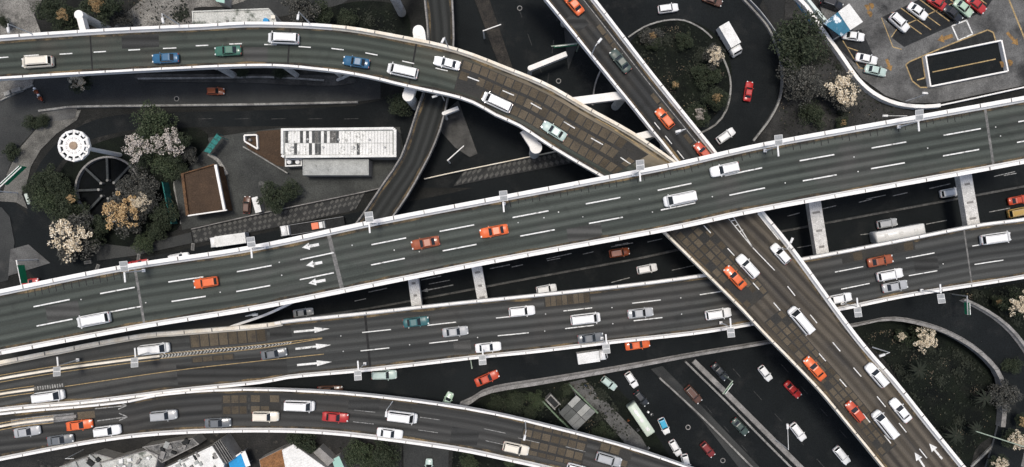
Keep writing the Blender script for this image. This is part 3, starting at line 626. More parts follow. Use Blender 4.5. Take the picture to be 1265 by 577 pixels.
# ---- lower overpass
L_ = Ribbon([(-60, 459), (0, 446), (156, 416), (222, 409), (320, 401), (354, 396), (460, 385), (560, 374), (660, 364), (780, 351), (876, 338), (992, 319), (1098, 299), (1205, 278), (1265, 270), (1330, 258)],
            [(-60, 516), (0, 508), (50, 503), (100, 499), (160, 492), (222, 484), (320, 474), (361, 467), (460, 458), (590, 443), (660, 436), (760, 424), (860, 413), (935, 401), (1041, 383), (1125, 366), (1265, 344), (1330, 332)], ZL)
lo = thing('overpass', 'lower three-lane overpass with right-pointing arrows passing under the diagonal overpass', 'overpass')
L_.deck(lo, A_LOW, 1.5)
uL = L_.ut(345, 430)[0]
L_.parapet('a', lo, CREAMC, 1.1, .9, 0, uL); L_.parapet('a', lo, WHITE, .7, .9, uL, 1); L_.parapet('b', lo, WHITE, .65, .9)
for x, y in [(449,411),(530,402),(614,394),(697,385),(782,375),(863,363),(1033,334),(1118,322),(1200,308)]:
    u, _ = L_.ut(x, y); L_.line(u, u+36*(H-ZL)/FPX/L_.len, .345, .22, LINE, lo)
for x, y in [(447,432),(528,423),(615,414),(699,405),(782,396),(1038,357),(1122,343),(1204,329)]:
    u, _ = L_.ut(x, y); L_.line(u, u+36*(H-ZL)/FPX/L_.len, .655, .22, LINE, lo)
for tl, tp in (((363, 410), (407, 406)), ((365, 431), (409, 426)), ((367, 451), (410, 447))): arrow(tl, tp, ZL+.016, .45, 1.25, 3.3, LINE, lo)
for x, w, m in ((454, .5, DJOINT), (1194, .35, JOINT)):
    u, _ = L_.ut(x, ymid(L_, x, .5)); L_.quad(u, u+w/L_.len, .06, .94, 'expansion_joint', m, lo, .009)
# barriers and lines on the left part of the lower overpass
ub0, ub1 = 0., L_.ut(163, 443)[0]
def barrier_on(rb, pts, w, h, m, par, name='barrier'):
    o = wall_line(name, pts, w*.62, rb.z, h, m, par); k = (H-rb.z-h)/(H-rb.z)
    for sg in (-1, 1): wall_line('edge_line', [(x, y+sg*4.2) for x, y in pts], .16, rb.z, .03, YLINE, par)
    return o
barrier_on(L_, [(-50, 479), (0, 468), (80, 455), (163, 444), (197, 440)], .85, .8, CREAMC, lo)
barrier_on(L_, [(-50, 497), (0, 487), (42, 481)], .8, .8, CREAMC, lo)
hp = catmull([(198, 440), (250, 434), (320, 428), (360, 423)], 4)
for i in range(len(hp)-1):
    p, q = hp[i], hp[i+1]; c = Q(p.x, p.y, ZL+.02); d = Q(q.x, q.y, ZL+.02)-c; d.normalize(); n = Vector((-d.y, d.x, 0)); w = .6*(1-i/len(hp)*.6)
    MB().sheet([tuple(v[:2]) for v in (c-n*w, c-n*w+d*.28, c+d*.5+d*.28, c+n*w+d*.28, c+n*w, c+d*.5)], ZL+.02).build('chevron_marking', LINEG, lo)
wall_line('edge_line', [(198, 437.5), (320, 426), (398, 417.5)], .16, ZL, .03, YLINE, lo); wall_line('edge_line', [(198, 443), (320, 430.5), (398, 418.3)], .16, ZL, .028, YLINE, lo)
wall_line('edge_line', [(80, 477.5), (215, 458), (320, 446), (400, 437.5)], .16, ZL, .03, YLINE, lo)
hp = catmull([(44, 480), (80, 475.5)], 3)
for i in range(len(hp)-1):
    c = Q(hp[i].x, hp[i].y, ZL+.02); MB().box((c.x, c.y, ZL+.016), (.3, .8, .012), .16).build('chevron_marking', LINEW, lo)
light_patch_grid(L_, lo, L_.ut(236, 425)[0], L_.ut(330, 415)[0], [(.09, .30)], 1.95, 0, False); light_patch_grid(L_, lo, L_.ut(236, 440)[0], L_.ut(290, 435)[0], [(.47, .55)], 1.95, .2, False)
light_patch_grid(L_, lo, L_.ut(672, 375)[0], L_.ut(728, 368)[0], [(.07, .24)], 1.1, 0, False)
light_patch_grid(L_, lo, L_.ut(1040, 322)[0], L_.ut(1130, 306)[0], [(.08, .22)], 2.0, .35, False)
for x, y in [(505,405),(506,426),(590,417),(673,409),(674,388),(756,380),(757,400),(842,388),(841,368),(1092,324),(1165,326),(1092,348),(421,415),(424,434)]:
    p = Q(x, y, ZL); MB().tube((p.x, p.y, ZL), (p.x, p.y, ZL+.05), .13, .1, 8).build('reflector', LINE, lo)
for x in (120, 300, 480, 640, 800, 1090, 1230): L_.column(L_.ut(x, ymid(L_, x, .6))[0], .62, lo, 1.1, cap=True)

# ---- bottom overpass
B = Ribbon([(-60, 518), (0, 511), (50, 506), (100, 502), (160, 495.5), (194, 488), (277, 481.5), (370, 482.5), (459, 489), (560, 502), (642, 518), (760, 548), (838, 573), (900, 596)],
           [(-60, 582), (0, 569), (111, 548), (191, 538), (287, 534), (380, 535), (459, 542), (560, 556), (620, 568), (690, 584), (760, 604), (840, 632)], ZB)
bo = thing('overpass', 'curved overpass along the bottom left with a red car among white ones', 'overpass')
B.deck(bo, A_BOT, 1.4); B.parapet('a', bo, WHITE, .5, .9); B.parapet('b', bo, WHITE, .65, .9)
barrier_on(B, [(-50, 537), (0, 527), (30, 522), (66, 518)], .8, .8, CREAMC, bo)
wall_line('barrier', [(66, 517.5), (80, 516), (94, 514.5)], .7, ZB, .5, GREYC, bo)
B.quad(B.ut(13, 512)[0], B.ut(92, 505)[0], .17, .36, 'worn_patch', mat('worn_concrete_patch', (.26, .265, .265), (.12, .12, .12), scale=.5, fine=.25), bo, .009, 6)
B.quad(B.ut(93, 506)[0], B.ut(116, 503)[0], .17, .36, 'painted_light_patch', LIGHT_PATCH, bo, .010, 2)
for tl, tp in (((117, 505), (156, 501)), ((120, 520), (157, 515))): 
    strip(tl, tp, .22, ZB+.013, 'arrow_marking', LINEW, bo)
    for dy in (-4.5, 4.5): strip((tp[0]-10, tp[1]+dy), (tp[0]+.5, tp[1]), .22, ZB+.015, 'arrow_marking', LINEW, bo)
for x, y in [(437,506.5),(436,521),(520,515.5),(516,531),(600,530),(598,544),(640,541),(700,552)]:
    u, t = B.ut(x, y); B.line(u, u+26*(H-ZB)/FPX/B.len, t, .13, LINEW, bo)
light_patch_grid(B, bo, B.ut(276, 500)[0], B.ut(305, 500)[0], [(.16, .34), (.42, .60)], 1.75, 0, False); light_patch_grid(B, bo, B.ut(311, 500)[0], B.ut(348, 502)[0], [(.16, .32), (.42, .58)], 1.75, .15, False)
light_patch_grid(B, bo, B.ut(645, 535)[0], B.ut(722, 556)[0], [(.05, .16), (.22, .38), (.45, .62), (.68, .78)], 1.85, 0, False)
light_patch_grid(B, bo, B.ut(738, 560)[0], B.ut(775, 572)[0], [(.1, .26), (.34, .48)], 1.85, .1, False)
for x in (60, 230, 400, 640, 740): B.column(B.ut(x, ymid(B, x, .5))[0], .5, bo, 1.0)

# ---- narrow ramps
E = Ribbon([(521, -40), (524, 0), (528, 48), (523, 110), (515, 134), (503, 172), (492, 199), (476, 222), (440, 275), (415, 305)], [(556, -40), (559, 0), (560.5, 57), (554, 116), (547, 149), (537, 178), (527, 199), (505, 239), (485, 268), (460, 300)], ZE)
eo = thing('ramp', 'narrow curved ramp passing under the curved overpass beside the white-roofed building', 'ramp')
E.deck(eo, A_RMP, 1.0); E.parapet('a', eo, GREYC, .4, .9); E.parapet('b', eo, GREYC, .4, .9)
for u in (.12, .42, .7, .93): E.column(u, .5, eo, .8, top=4.6)
F = Ribbon([(280, 470, ZF), (360, 462, ZF), (460, 452, ZF), (590, 437, ZF), (760, 418, ZF), (935, 396, ZF), (1041, 377, ZF), (1125, 362, ZF), (1168, 361, ZF), (1198, 371, 4.2), (1226, 386, 3.6), (1246, 401, 3.), (1264, 421, 2.4), (1280, 450, 1.7), (1285, 500, 1.), (1275, 560, .6), (1262, 610, .5)],
           [(285, 500, ZF), (370, 496, ZF), (460, 500, ZF), (560, 507, ZF), (588, 493, ZF), (610, 484.5, ZF), (668, 475, ZF), (760, 459, ZF), (860, 440, ZF), (954, 424, ZF), (1054, 404, ZF), (1096, 396, ZF), (1134, 401, 4.2), (1168, 412, 3.6), (1202, 431, 3.), (1228, 455, 2.4), (1237, 475, 1.7), (1238, 520, 1.), (1228, 560, .6), (1215, 600, .5)], ZF, endw=50)
fo = thing('ramp', 'low side ramp with thick grey parapet below the lower overpass, curving away right', 'ramp')
F.deck(fo, A_GND, 1.0)
uf = F.ut(575, 500)[0]; uw = F.ut(1168, 388)[0]
F.parapet('b', fo, GREYC, 1.55, .9, uf, .93); F.parapet('a', fo, GREYC, 1.1, .9, uw, .97)
for u in (.2, .4, .55, .66): F.column(u, .5, fo, .9, top=F.at(u, .5).z-.95, cap=False)
# link between top and lower overpass at the left
K = Ribbon([(130, 424), (240, 402), (372, 362)], [(130, 426), (285, 405), (376, 366)], 8.2)
ko = thing('ramp', 'small wedge ramp with a thin white barrier between the two long overpasses at the left', 'ramp')
mb = MB(); mb.prism([tuple(Q(x, y, 8.2)[:2]) for x, y in ((-40, 440), (376, 350), (378, 364), (290, 404), (-40, 468))], 7.2, 8.2); mb.build('deck', A_RMP, ko)
wall_line('barrier', [(284, 404), (330, 388), (374, 367)], .6, 8.2, .8, WHITE, ko)
for x, y in ((100, 425), (300, 385)): p = Q(x, y, 8); MB().tube((p.x, p.y, 0), (p.x, p.y, 7.25), .8, .8, 14).build('column', CONC, ko)

# ---- portal beams between the two long overpasses
for a, b, lb in (((509, 335), (517, 395), 'white crossbeam between the overpasses just right of the arrows'), ((587, 320), (599, 386), 'white crossbeam second from the left between the two long overpasses'),
                 ((1005, 240), (1019, 330), 'white crossbeam between the overpasses right of the diagonal junction'), ((1191, 205), (1206, 295), 'rightmost white crossbeam between the two long overpasses')):
    zt = 7.35; p, q = Q(*a, zt), Q(*b, zt); t = thing('portal_beam', lb, 'beam', (p.x, p.y, 0), group='white crossbeams between the overpasses')
    dv = (q-p); ang = math.atan2(dv.y, dv.x); w = 2.3 if a[0] < 800 else 2.75
    MB().box((dv.x/2, dv.y/2, zt-.8), (dv.length, w, 1.6), ang, 1.).build('beam', CONC, t)
    for f in (.06, .94): MB().tube((dv.x*f, dv.y*f, 0), (dv.x*f, dv.y*f, zt-1.58), .85, .85, 16).build('column', CONC, t)
    for f in (.25, .5, .72): MB().box((dv.x*f, dv.y*f, zt+.03), (.5, w*R.uniform(.3, .6), .08), ang).build('bearing_pad', GREYC, t)

for x, y, par in ((218, 122, 'street.003'), (642, 10, 'street'), (850, 528, 'street.004'), (690, 100, 'street'), (893, 569, 'street.004'), (660, 190, 'street')):
    p = Q(x, y, .05); po = bpy.data.objects.get(par); z = ground_z(p.x, p.y)
    mb = MB().tube((p.x, p.y, z-.01), (p.x, p.y, z+.012), .62, .6, 18); mb.build('manhole_cover', GREYC, po); MB().tube((p.x, p.y, z), (p.x, p.y, z+.018), .42, .42, 14).build('manhole_lid', A_GND, po)
GUT = mat('gutter_dirt_and_glow', (.06, .054, .043), (.03, .029, .027), scale=.5, fine=.3, spec=.08, wear=((.21, .155, .085), .16, .47, .66))  # gutter dirt, with ochre blotches painting the warm light along the parapets
for rb, par, wa, wb in ((M, mo, 1.1, .9), (C, co, .85, .6), (D, do, .55, .75), (CDr, cdo, .55, .85), (L_, lo, .7, .65), (B, bo, .5, .65), (E, eo, .4, .4)):
    for side, w in ((0, wa), (1, wb)):
        vs = []; n_ = rb.n; rr = random.Random(n_+side)
        for i in range(n_):
            A_, B_ = (rb.a[i], rb.b[i]) if side == 0 else (rb.b[i], rb.a[i]); d_ = (B_-A_).normalized(); up = Vector((0, 0, .005))
            vs += [A_+d_*(w-.05)+up, A_+d_*(w+rr.uniform(.25, .6))+up]
        o = MB().add(vs, [(2*i, 2*i+1, 2*i+3, 2*i+2) for i in range(n_-1)]).build('gutter', GUT, par)
        if o.data.polygons[0].normal.z < 0: o.data.flip_normals()
P_DARK = mat('patched_asphalt', (.048, .049, .047), (.036, .037, .036), uv=(.01, .6), fine=.16, spec=.1); P_MID = mat('patched_asphalt_pale', (.085, .085, .08), (.06, .061, .058), uv=(.01, .6), fine=.16, spec=.1)
def patch(rb, par, x0, y0, x1, y1, t0, t1, m):
    o = rb.quad(rb.ut(x0, y0)[0], rb.ut(x1, y1)[0], t0, t1, 'repair_patch', m, par, .0035, 8); me = o.data; lay = me.uv_layers.new(name='UVMap')
    for lp_ in me.loops: v = me.vertices[lp_.vertex_index].co; lay.data[lp_.index].uv = (v.x, v.y)
for a in ((L_, lo, 216, 455, 352, 436, .56, .93, P_DARK), (L_, lo, 334, 412, 358, 410, .06, .30, P_DARK), (M, mo, 700, 280, 742, 272, .69, .94, P_MID), (M, mo, 60, 400, 100, 392, .4, .64, P_MID), (C, co, 150, 45, 196, 43, .06, .45, P_DARK), (C, co, 300, 70, 330, 70, .55, .92, P_MID),
          (D, do, 700, 20, 716, 40, .1, .5, P_DARK), (L_, lo, 1130, 330, 1160, 324, .4, .62, P_DARK), (L_, lo, 560, 425, 580, 422, .68, .92, P_MID), (B, bo, 430, 500, 470, 505, .08, .4, P_DARK), (B, bo, 560, 530, 590, 536, .5, .9, P_DARK)): patch(*a)

# ================================================================== PIERS beside the curved and diagonal overpasses
def pier(colpx, z, inner, r, w, label, cat='pier', depth=1.5, base=0.):
    """straddle pier: a column whose head shows at colpx, and a crossbeam reaching under the deck to inner"""
    p, q = Q(*colpx, z), Q(*inner, z); t = thing('straddle_pier', label, cat, (p.x, p.y, 0)); dv = q-p; ang = math.atan2(dv.y, dv.x)
    MB().tube((0, 0, base), (0, 0, z-depth+.02), r, r, 20).build('column', CONC, t)
    MB().tube((0, 0, z-depth), (0, 0, z-.003), r*1.12, r*1.12, 20).build('capital', WHITE, t)
    MB().box((dv.x/2, dv.y/2, z-depth/2-.02), (dv.length, w, depth-.1), ang).build('beam', WHITE, t)
    return t
pier((97, 18), 12.3, (108, 60), .85, 1.3, 'white straddle pier with round column above the curved overpass at the left')
pier((484, -9), 12.3, (500, -46), 1., 1.6, 'white round column leaning into view at the top centre')
pier((257, 75), 12.3, (250, 60), .75, 1.7, 'white wedge pier head below the curved overpass near the dirt bank', base=0)
pier((342, 75), 12.3, (340, 60), .6, 1.2, 'small white pier head below the curved overpass left of the angled struts')
pier((504, 118), 10.8, (512, 92), 1.1, 2.4, 'blocky white pier below the curved overpass just left of the narrow ramp')
pier((517, 38), 10.8, (520, 58), 1.1, 2.6, 'blocky white pier above the curved overpass just left of the narrow ramp')
pier((662, 182), 11., (648, 160), 1.2, 2.2, 'white pier head between the curved overpass and the patterned pavement')
pier((772, 117), 12.3, (700, 126), .95, 1.7, 'upper white crossbeam with round column left of the diagonal overpass')
pier((808, 164), 12.3, (775, 172), .85, 1.5, 'lower white crossbeam with round column in the junction gore')
pier((655, 84), 6., (700, 66), .5, 1.1, 'thin pale crossbeam above the curved overpass in the dark street')
pier((548, 140), 7., (566, 133), .35, .8, 'short pale bracket between the narrow ramp and the curved overpass')
t = thing('strut', 'pair of pale angled struts under the lower edge of the curved overpass', 'strut', Q(420, 92, 0)); L0 = t.location
for a, b in (((417, 99), (440, 88)), ((424, 97), (413, 88))): MB().tube(Q(*a, 0)-L0, Q(*b, 12.)-L0, .35, .35, 8).build('strut_leg', CONC, t)
# sign gantry bar over the dark street
def gantry(p, q, z, label, m=STEEL, sign=None):
    a, b = Q(*p, z), Q(*q, z); t = thing('sign_gantry', label, 'gantry', (a.x, a.y, 0)); dv = b-a
    MB().tube((0, 0, 0), (0, 0, z), .18, .14, 10).build('post', m, t)
    MB().tube((0, 0, z-.1), (dv.x, dv.y, z-.1), .14, .12, 8).build('arm', m, t)
    if sign:
        f0, f1, hh, sm = sign; n = Vector((-dv.y, dv.x, 0)).normalized()
        c = dv*((f0+f1)/2); ang = math.atan2(dv.y, dv.x)
        s_ = MB().box((c.x+n.x*.25, c.y+n.y*.25, z-hh/2+.3), (dv.length*(f1-f0), .12, hh), ang).build('sign_panel', sm, t)
        MB().box((c.x+n.x*.25, c.y+n.y*.25, z+.31), (dv.length*(f1-f0)*.96, .16, .05), ang).build('sign_edge', LINE, s_)
    return t
gantry((597, 38), (619, 30), 5.5, 'thin white gantry arm across the median of the dark street at the top', WHITE)
gantry((716, 53), (681, 57), 6.5, 'pale green sign arm beside the upper left of the diagonal overpass', paint('paint_palegreen', (.30, .36, .28), .6), (.1, .9, 1., SIGNG))
gantry((553, 198), (573, 180), 5.5, 'pale thin bar standing beside the narrow ramp near the patterned pavement', WHITE)
gantry((-6, 236), (26, 206), 6.5, 'green road sign on a white arm at the left edge', WHITE, (.25, 1., 2.2, SIGNG))
gantry((20, 322), (26, 352), 6.5, 'green road sign on a white arm beside the red hatchback at the left', WHITE, (.2, .95, 2.0, SIGNG))
gantry((1195, 366), (1196, 389), 9., 'green road sign on a pole beside the lower overpass at the right', GREYST, (.35, 1., 1.6, SIGNG))
gantry((1290, 560), (1206, 533), 7., 'long pale green sign arm over the lawn at the bottom right', paint('paint_palegreen', (.3, .36, .28), .6))
gantry((905, 471), (893, 487), 6., 'pale green sign arm over the brown van in the bottom street', paint('paint_palegreen', (.3, .36, .28), .6), (.1, .9, .9, SIGNG))
gantry((583, 455), (581, 442), 6., 'thin pale green post beside the lower overpass above the side ramp', paint('paint_palegreen', (.3, .36, .28), .6))
gantry((1090, 166), (1030, 174), 4., 'low cream sign rail beside the top overpass near the cream tree', CREAMC)

# ================================================================== LAMPS
def solar_lamp(px, z, side, label):
    """pole on the parapet; panel hangs outside the deck, lamp arm reaches over it. side=+1: outside is image-up"""
    zt = z+7.2; p = Q(*px, zt); y0 = -1.15*side
    t = thing('solar_lamp', label, 'street lamp', (p.x, p.y+y0, z+.86), group='solar lamps along the overpasses')
    rz = .19 if side > 0 else .16
    MB().box((0, 0, .12), (.6, .6, .24)).build('base', WHITE, t)
    MB().tube((0, 0, .2), (0, 0, 6.2), .13, .09, 10).build('pole', STEEL, t)
    MB().box((0, -side*.9, 6.05), (.3, 1.9, .14), .08).build('lamp_arm', STEEL, t)
    s_ = MB(); tilt = .12*side
    a, b = .75, .95; c0 = Vector((0, side*1.15, 6.32))
    def pt(x, y, zz): return c0+Vector((x*math.cos(rz*.5)-y*math.sin(rz*.5), x*math.sin(rz*.5)+y*math.cos(rz*.5), zz+y*tilt))
    s_.add([pt(-a, -b, -.06), pt(a, -b, -.06), pt(a, b, -.06), pt(-a, b, -.06), pt(-a, -b, .0), pt(a, -b, .0), pt(a, b, .0), pt(-a, b, .0)],
           [(3, 2, 1, 0), (4, 5, 6, 7), (0, 1, 5, 4), (1, 2, 6, 5), (2, 3, 7, 6), (3, 0, 4, 7)])
    fr = s_.build('panel_frame', STEEL, t)
    for k in range(2):
        y1, y2 = -b+.06+k*(b), -b+.06+k*b+b-.12
        MB().add([pt(-a+.07, y1, .02), pt(a-.07, y1, .02), pt(a-.07, y2, .02), pt(-a+.07, y2, .02)], [(0, 1, 2, 3)]).build('solar_cell', PANEL, fr)
    return t
nm = ['first', 'second', 'third', 'fourth', 'fifth', 'sixth', 'seventh']
for i, px in enumerate([(153, 329), (310, 299), (456, 268), (622, 242), (791, 204), (962, 173), (1136, 142)]): solar_lamp(px, ZM, 1, nm[i]+' solar lamp from the left on the upper edge of the highest overpass')
for i, px in enumerate([(442, 464), (596, 445), (749, 431), (903, 411), (1060, 386), (1163, 369)]): solar_lamp(px, ZL, -1, nm[i]+' solar lamp from the left on the lower edge of the lower overpass')
solar_lamp((70, 459), ZL, -1, 'solar lamp on the cream barrier nearest the left edge'); solar_lamp((166, 448), ZL, -1, 'solar lamp on the cream barrier where the chevron strip starts')
def street_lamp(base, head, zb, h, label, dirv=None):
    """slim pole; base and head are traced, head at zb+h"""
    p = Q(*base, zb); q = Q(*head, zb+h) - p
    t = thing('street_lamp', label, 'street lamp', p, group='slim white street lamps')
    MB().tube((0, 0, 0), (0, 0, h*.97), .13, .08, 10).build('pole', STEEL, t)
    MB().tube((0, 0, h*.97), (q.x, q.y, h), .07, .06, 8).build('arm', STEEL, t)
    ang = math.atan2(q.y, q.x); MB().box((q.x, q.y, h), (1.2, .5, .2), ang, .8).build('lamp_head', STEEL, t)
    return t
street_lamp((40, 42), (10, 37), ZC_+.9, 6.5, 'slim white lamp on the curved overpass at the left edge')
street_lamp((221, 30), (201, 25), ZC_+.9, 6.5, 'slim white lamp on the curved overpass beside the mossy flat roof')
street_lamp((382, 28), (368, 21), ZC_+.9, 6.5, 'slim white lamp on the curved overpass below the dark trees')
street_lamp((553, 57), (547, 50), ZC_+.9, 6., 'slim white lamp on the curved overpass where the narrow ramp passes under')
street_lamp((549, 124), (537, 119), ZE+.9, 6., 'slim white lamp on the narrow ramp just below the curved overpass')
street_lamp((731, 67), (741, 50), ZC_+.9, 6., 'slim white lamp on the left parapet of the straight diagonal overpass')
street_lamp((836, 166), (838, 162), ZC_, 7., 'ornate pale lamp standing in the lane of the straight diagonal overpass')
street_lamp((485, 496), (477, 512), ZB+.9, 6.5, 'slim white lamp bending over the white van on the bottom overpass')
street_lamp((649, 521), (648, 541), ZB+.9, 6.5, 'slim white lamp over the painted light patches of the bottom overpass')
street_lamp((1078, 429), (1090, 439), ZC_+.9, 6., 'slim white lamp on the right parapet of the wide diagonal overpass')
street_lamp((1119, 125), (1143, 115), .3, 8., 'white lamp with square head leaning over the parking lot entrance')
street_lamp((958, 543), (973, 527), .3, 7., 'grey lamp arm reaching over a white car in the wide dark street')
street_lamp((960, 307), (978, 297), ZC_+.5, 5., 'white triangular lamp bracket right of the wide diagonal overpass')
street_lamp((1091, 152), (1094, 143), .2, 9., 'white lamp with square head between the cream tree and the top overpass')
street_lamp((315, 387), (315, 389), ZL, 5., 'small white lamp on the wedge ramp barrier')

# ================================================================== WHITE TOWER and ROUND SKYLIGHT
zt = 15.5; p = Q(91, 180, zt); t = thing('mast_tower', 'tall mast with white round spoked platform beside the round dark roof', 'tower', (p.x, p.y, 0))
MB().tube((0, 0, 0), (0, 0, zt-.4), .5, .42, 14).build('mast', WHITE, t)
pf = MB(); Ro, Ri, n = 3.35, 2.35, 12
ring = lambda r, z, ph=0: [(r*math.cos(2*PI*i/n+ph), r*math.sin(2*PI*i/n+ph), z) for i in range(n)]
pf = MB().add(ring(Ro, zt)+ring(Ro-.28, zt)+ring(Ro, zt-.5)+ring(Ro-.28, zt-.5), [f for i in range(n) for f in ((i, (i+1) % n, n+(i+1) % n, n+i)[::-1], (i, 2*n+i, 2*n+(i+1) % n, (i+1) % n)[::-1], (n+i, n+(i+1) % n, 3*n+(i+1) % n, 3*n+i)[::-1], (2*n+i, 3*n+i, 3*n+(i+1) % n, 2*n+(i+1) % n)[::-1])])
pr = pf.build('platform_ring', WHITE, t)
MB().add(ring(Ri, zt+.03)+ring(Ri-.6, zt+.03)+ring(Ri, zt-.2)+ring(Ri-.6, zt-.2), [f for i in range(n) for f in ((i, (i+1) % n, n+(i+1) % n, n+i)[::-1], (i, 2*n+i, 2*n+(i+1) % n, (i+1) % n)[::-1], (n+i, n+(i+1) % n, 3*n+(i+1) % n, 3*n+i)[::-1])]).build('inner_ring', WHITE, t)
for i in range(12):
    a = 2*PI*i/12; r0, r1 = .7, Ro-.1; c = (r0+r1)/2
    MB().box((c*math.cos(a), c*math.sin(a), zt-.12), (r1-r0, .42, .2), a).build('spoke', WHITE, t)
    a += PI/12; MB().box((1.35*math.cos(a), 1.35*math.sin(a), zt-.06), (.7, .2, .12), a).build('bracket', WHITE, t)
    MB().box((2.95*math.cos(a), 2.95*math.sin(a), zt+.10), (.5, .75 if i % 3 else 1.3, .12), a).build('antenna_panel', STEEL, t)
MB().tube((0, 0, zt-.35), (0, 0, zt+.25), .85, .8, 18).build('hub', mat('tower_hub', (.36, .27, .19), (.28, .21, .15), scale=2, fine=.1), t)
c = Q(133, 234, 1.2); t = thing('round_roof', 'dark circular roof opening with eight radiating beams and pale rim', 'roof', (c.x, c.y, 0)); rr = 7.7
n = 48; rg = lambda r, z: [(r*math.cos(2*PI*i/n), r*math.sin(2*PI*i/n), z) for i in range(n)]
MB().add(rg(rr, 1.2)+rg(rr-.4, 1.2)+rg(rr, 0)+rg(rr-.4, 0), [f for i in range(n) for f in ((i, n+i, n+(i+1) % n, (i+1) % n)[::1], (i, (i+1) % n, 2*n+(i+1) % n, 2*n+i), (n+i, 3*n+i, 3*n+(i+1) % n, n+(i+1) % n))]).build('rim', GREYC, t)
MB().sheet([v[:2] for v in rg(rr-.39, .3)], .26).build('pit_floor', mat('pit_black', (.006, .007, .008), (.004, .005, .005), scale=.5, spec=.05), t)
for i in range(8):
    a = math.radians(92+45*i); cc = (rr-.4+2.0)/2; MB().box((cc*math.cos(a), cc*math.sin(a), .98), (rr-.4-2.0, .5, .35), a).build('beam', mat('beam_grey', (.06, .065, .065), (.04, .045, .045), scale=1, fine=.2), t)
    MB().tube((2.1*math.cos(a), 2.1*math.sin(a), .26), (2.1*math.cos(a), 2.1*math.sin(a), 1.3), .3, .3, 10).build('post', KERB, t)

# ================================================================== BUILDINGS
def flat_house(name, label, pts, z, wallm, roofm, par=None, pw=.35, ph=.5, cat='building', z0=0.):
    """walls from a roof outline traced at height z, flat roof set below a parapet"""
    w = [Q(x, y, z) for x, y in pts]; c = sum(w, Vector())/len(w); t = thing(name, label, cat, (c.x, c.y, 0))
    l = [v-Vector((c.x, c.y, 0)) for v in w]
    MB().prism([tuple(v[:2]) for v in l], z0, z-ph).build('wall', wallm, t)
    rf = MB().sheet([tuple((v*.985)[:2]) for v in l], z-ph+.006).build('roof', roofm, t)
    if par:
        n = len(l)
        for i in range(n):
            a, b = l[i], l[(i+1) % n]; d = b-a; d.z = 0; dn = d.normalized(); nrm = Vector((-dn.y, dn.x, 0))
            if nrm.dot(-a) < 0: nrm = -nrm
            m0 = (a+b)/2+nrm*pw*.5
            MB().box((m0.x, m0.y, z-ph/2+.0015*i), (d.length-pw*1.0*(i % 2)*2, pw, ph+.02), math.atan2(d.y, d.x)).build('roof_parapet', par, t)
    return t, l, rf
# station-like building with stained roof sheets
t, l, rf = flat_house('building', 'long building with white roof of stained sheets in two rows', [(347, 158.6), (486, 157), (489.6, 160), (489.6, 194), (350, 195), (347, 193)], 5.5, WALLM, GROOF, WROOF, .55, .45)
x0, x1 = min(v.x for v in l)+.8, max(v.x for v in l)-.9; y0, y1 = min(v.y for v in l)+.75, max(v.y for v in l)-.85; N = 36; ym = y0+(y1-y0)*.49
for i in range(N):
    for j, (ya, yb) in enumerate(((y0, ym-.06), (ym+.06, y1))):
        xa = x0+(x1-x0)*i/N+.04; xb = x0+(x1-x0)*(i+1)/N-.04
        q = i/N; pd = .22 if q < .2 else (.62 if q < .53 else (.22 if q < .72 else .06)); rnd = R.random()
        if q > .93 and j == 1: pd = .6
        m_ = R.choice((SKYD, SKYD, SKYD2)) if rnd < pd else (WROOF if rnd > 1-(.25+.5*(q > .72)) else SKYL)
        MB().box(((xa+xb)/2, (ya+yb)/2, 5.1+.012*R.random()), (xb-xa, yb-ya, .07)).build('roof_panel', m_, rf)
for k in range(7): MB().tube((R.uniform(x0, x1), R.uniform(y0, y1), 5.1), (R.uniform(x0, x1)*0+R.uniform(x0, x1), 0, 5.1), 0, 0, 3) if False else MB().tube((x0+(x1-x0)*(k+.5)/7, ym+(.8 if k % 2 else -.9), 5.1), (x0+(x1-x0)*(k+.5)/7, ym+(.8 if k % 2 else -.9), 5.55), .22, .26, 10).build('roof_vent', GREYST, rf)
flat_house('annex', 'low annex with plain pale grey roof below the stained white roof', [(374, 197), (455.5, 197), (455.5, 216.5), (374, 216.5)], 4.0, WALLM, GROOF, GROOF, .25, .15)
t, l, rf = flat_house('tank_shelter', 'small dark shelter with white rim left of the grey annex', [(352, 196), (373, 196), (373, 205), (352, 206)], 3.0, WALLM, DROOF, WROOF, .3, .3)
for k in range(2): MB().tube((-.9+1.9*k, .1, 2.7), (-.9+1.9*k, .1, 3.3), .55, .5, 14).build('water_tank', STEEL, t)
t, l, rf = flat_house('house', 'house with brown flat roof and white parapet beside the teal fence', [(226, 215), (265, 203.5), (276, 259), (232, 266)], 4.8, RUST, BROWN, None, .4, .45)
for i, (a, b, m, w) in enumerate((((266, 203.5), (277, 259), WHITE, .55), ((232, 266.5), (280, 259.5), WHITE, .28), ((225, 214), (231.5, 266), RUST, .6), ((226, 214.5), (265, 203), RUST, .25))):
    p, q = Q(*a, 4.8)-t.location, Q(*b, 4.8)-t.location; c = (p+q)/2; d = q-p
    MB().box((c.x, c.y, 4.6+.004*i), (d.length, w, .5), math.atan2(d.y, d.x)).build('roof_parapet', m, t)
t = thing('court_frame', 'small white trapezoid frame on the brown court', 'frame', Q(310, 174, .16)); L0 = t.location
fp = [(301.5, 167), (317, 166.5), (318, 184), (302, 174.5)]
for i in range(4):
    a, b = Q(*fp[i], 1.)-L0, Q(*fp[(i+1) % 4], 1.)-L0; c = (a+b)/2; d = b-a
    MB().box((c.x, c.y, .42), (d.length-.1*(i % 2), .32, .84+.004*i), math.atan2(d.y, d.x)).build('side', WHITE, t)
MB().sheet([tuple((Q(x, y, .2)-L0)[:2]) for x, y in fp], .03).build('floor_panel', DROOF, t); MB().tube((.1, .1, .03), (.1, .1, .9), .35, .3, 12).build('vent', GREYC, t)
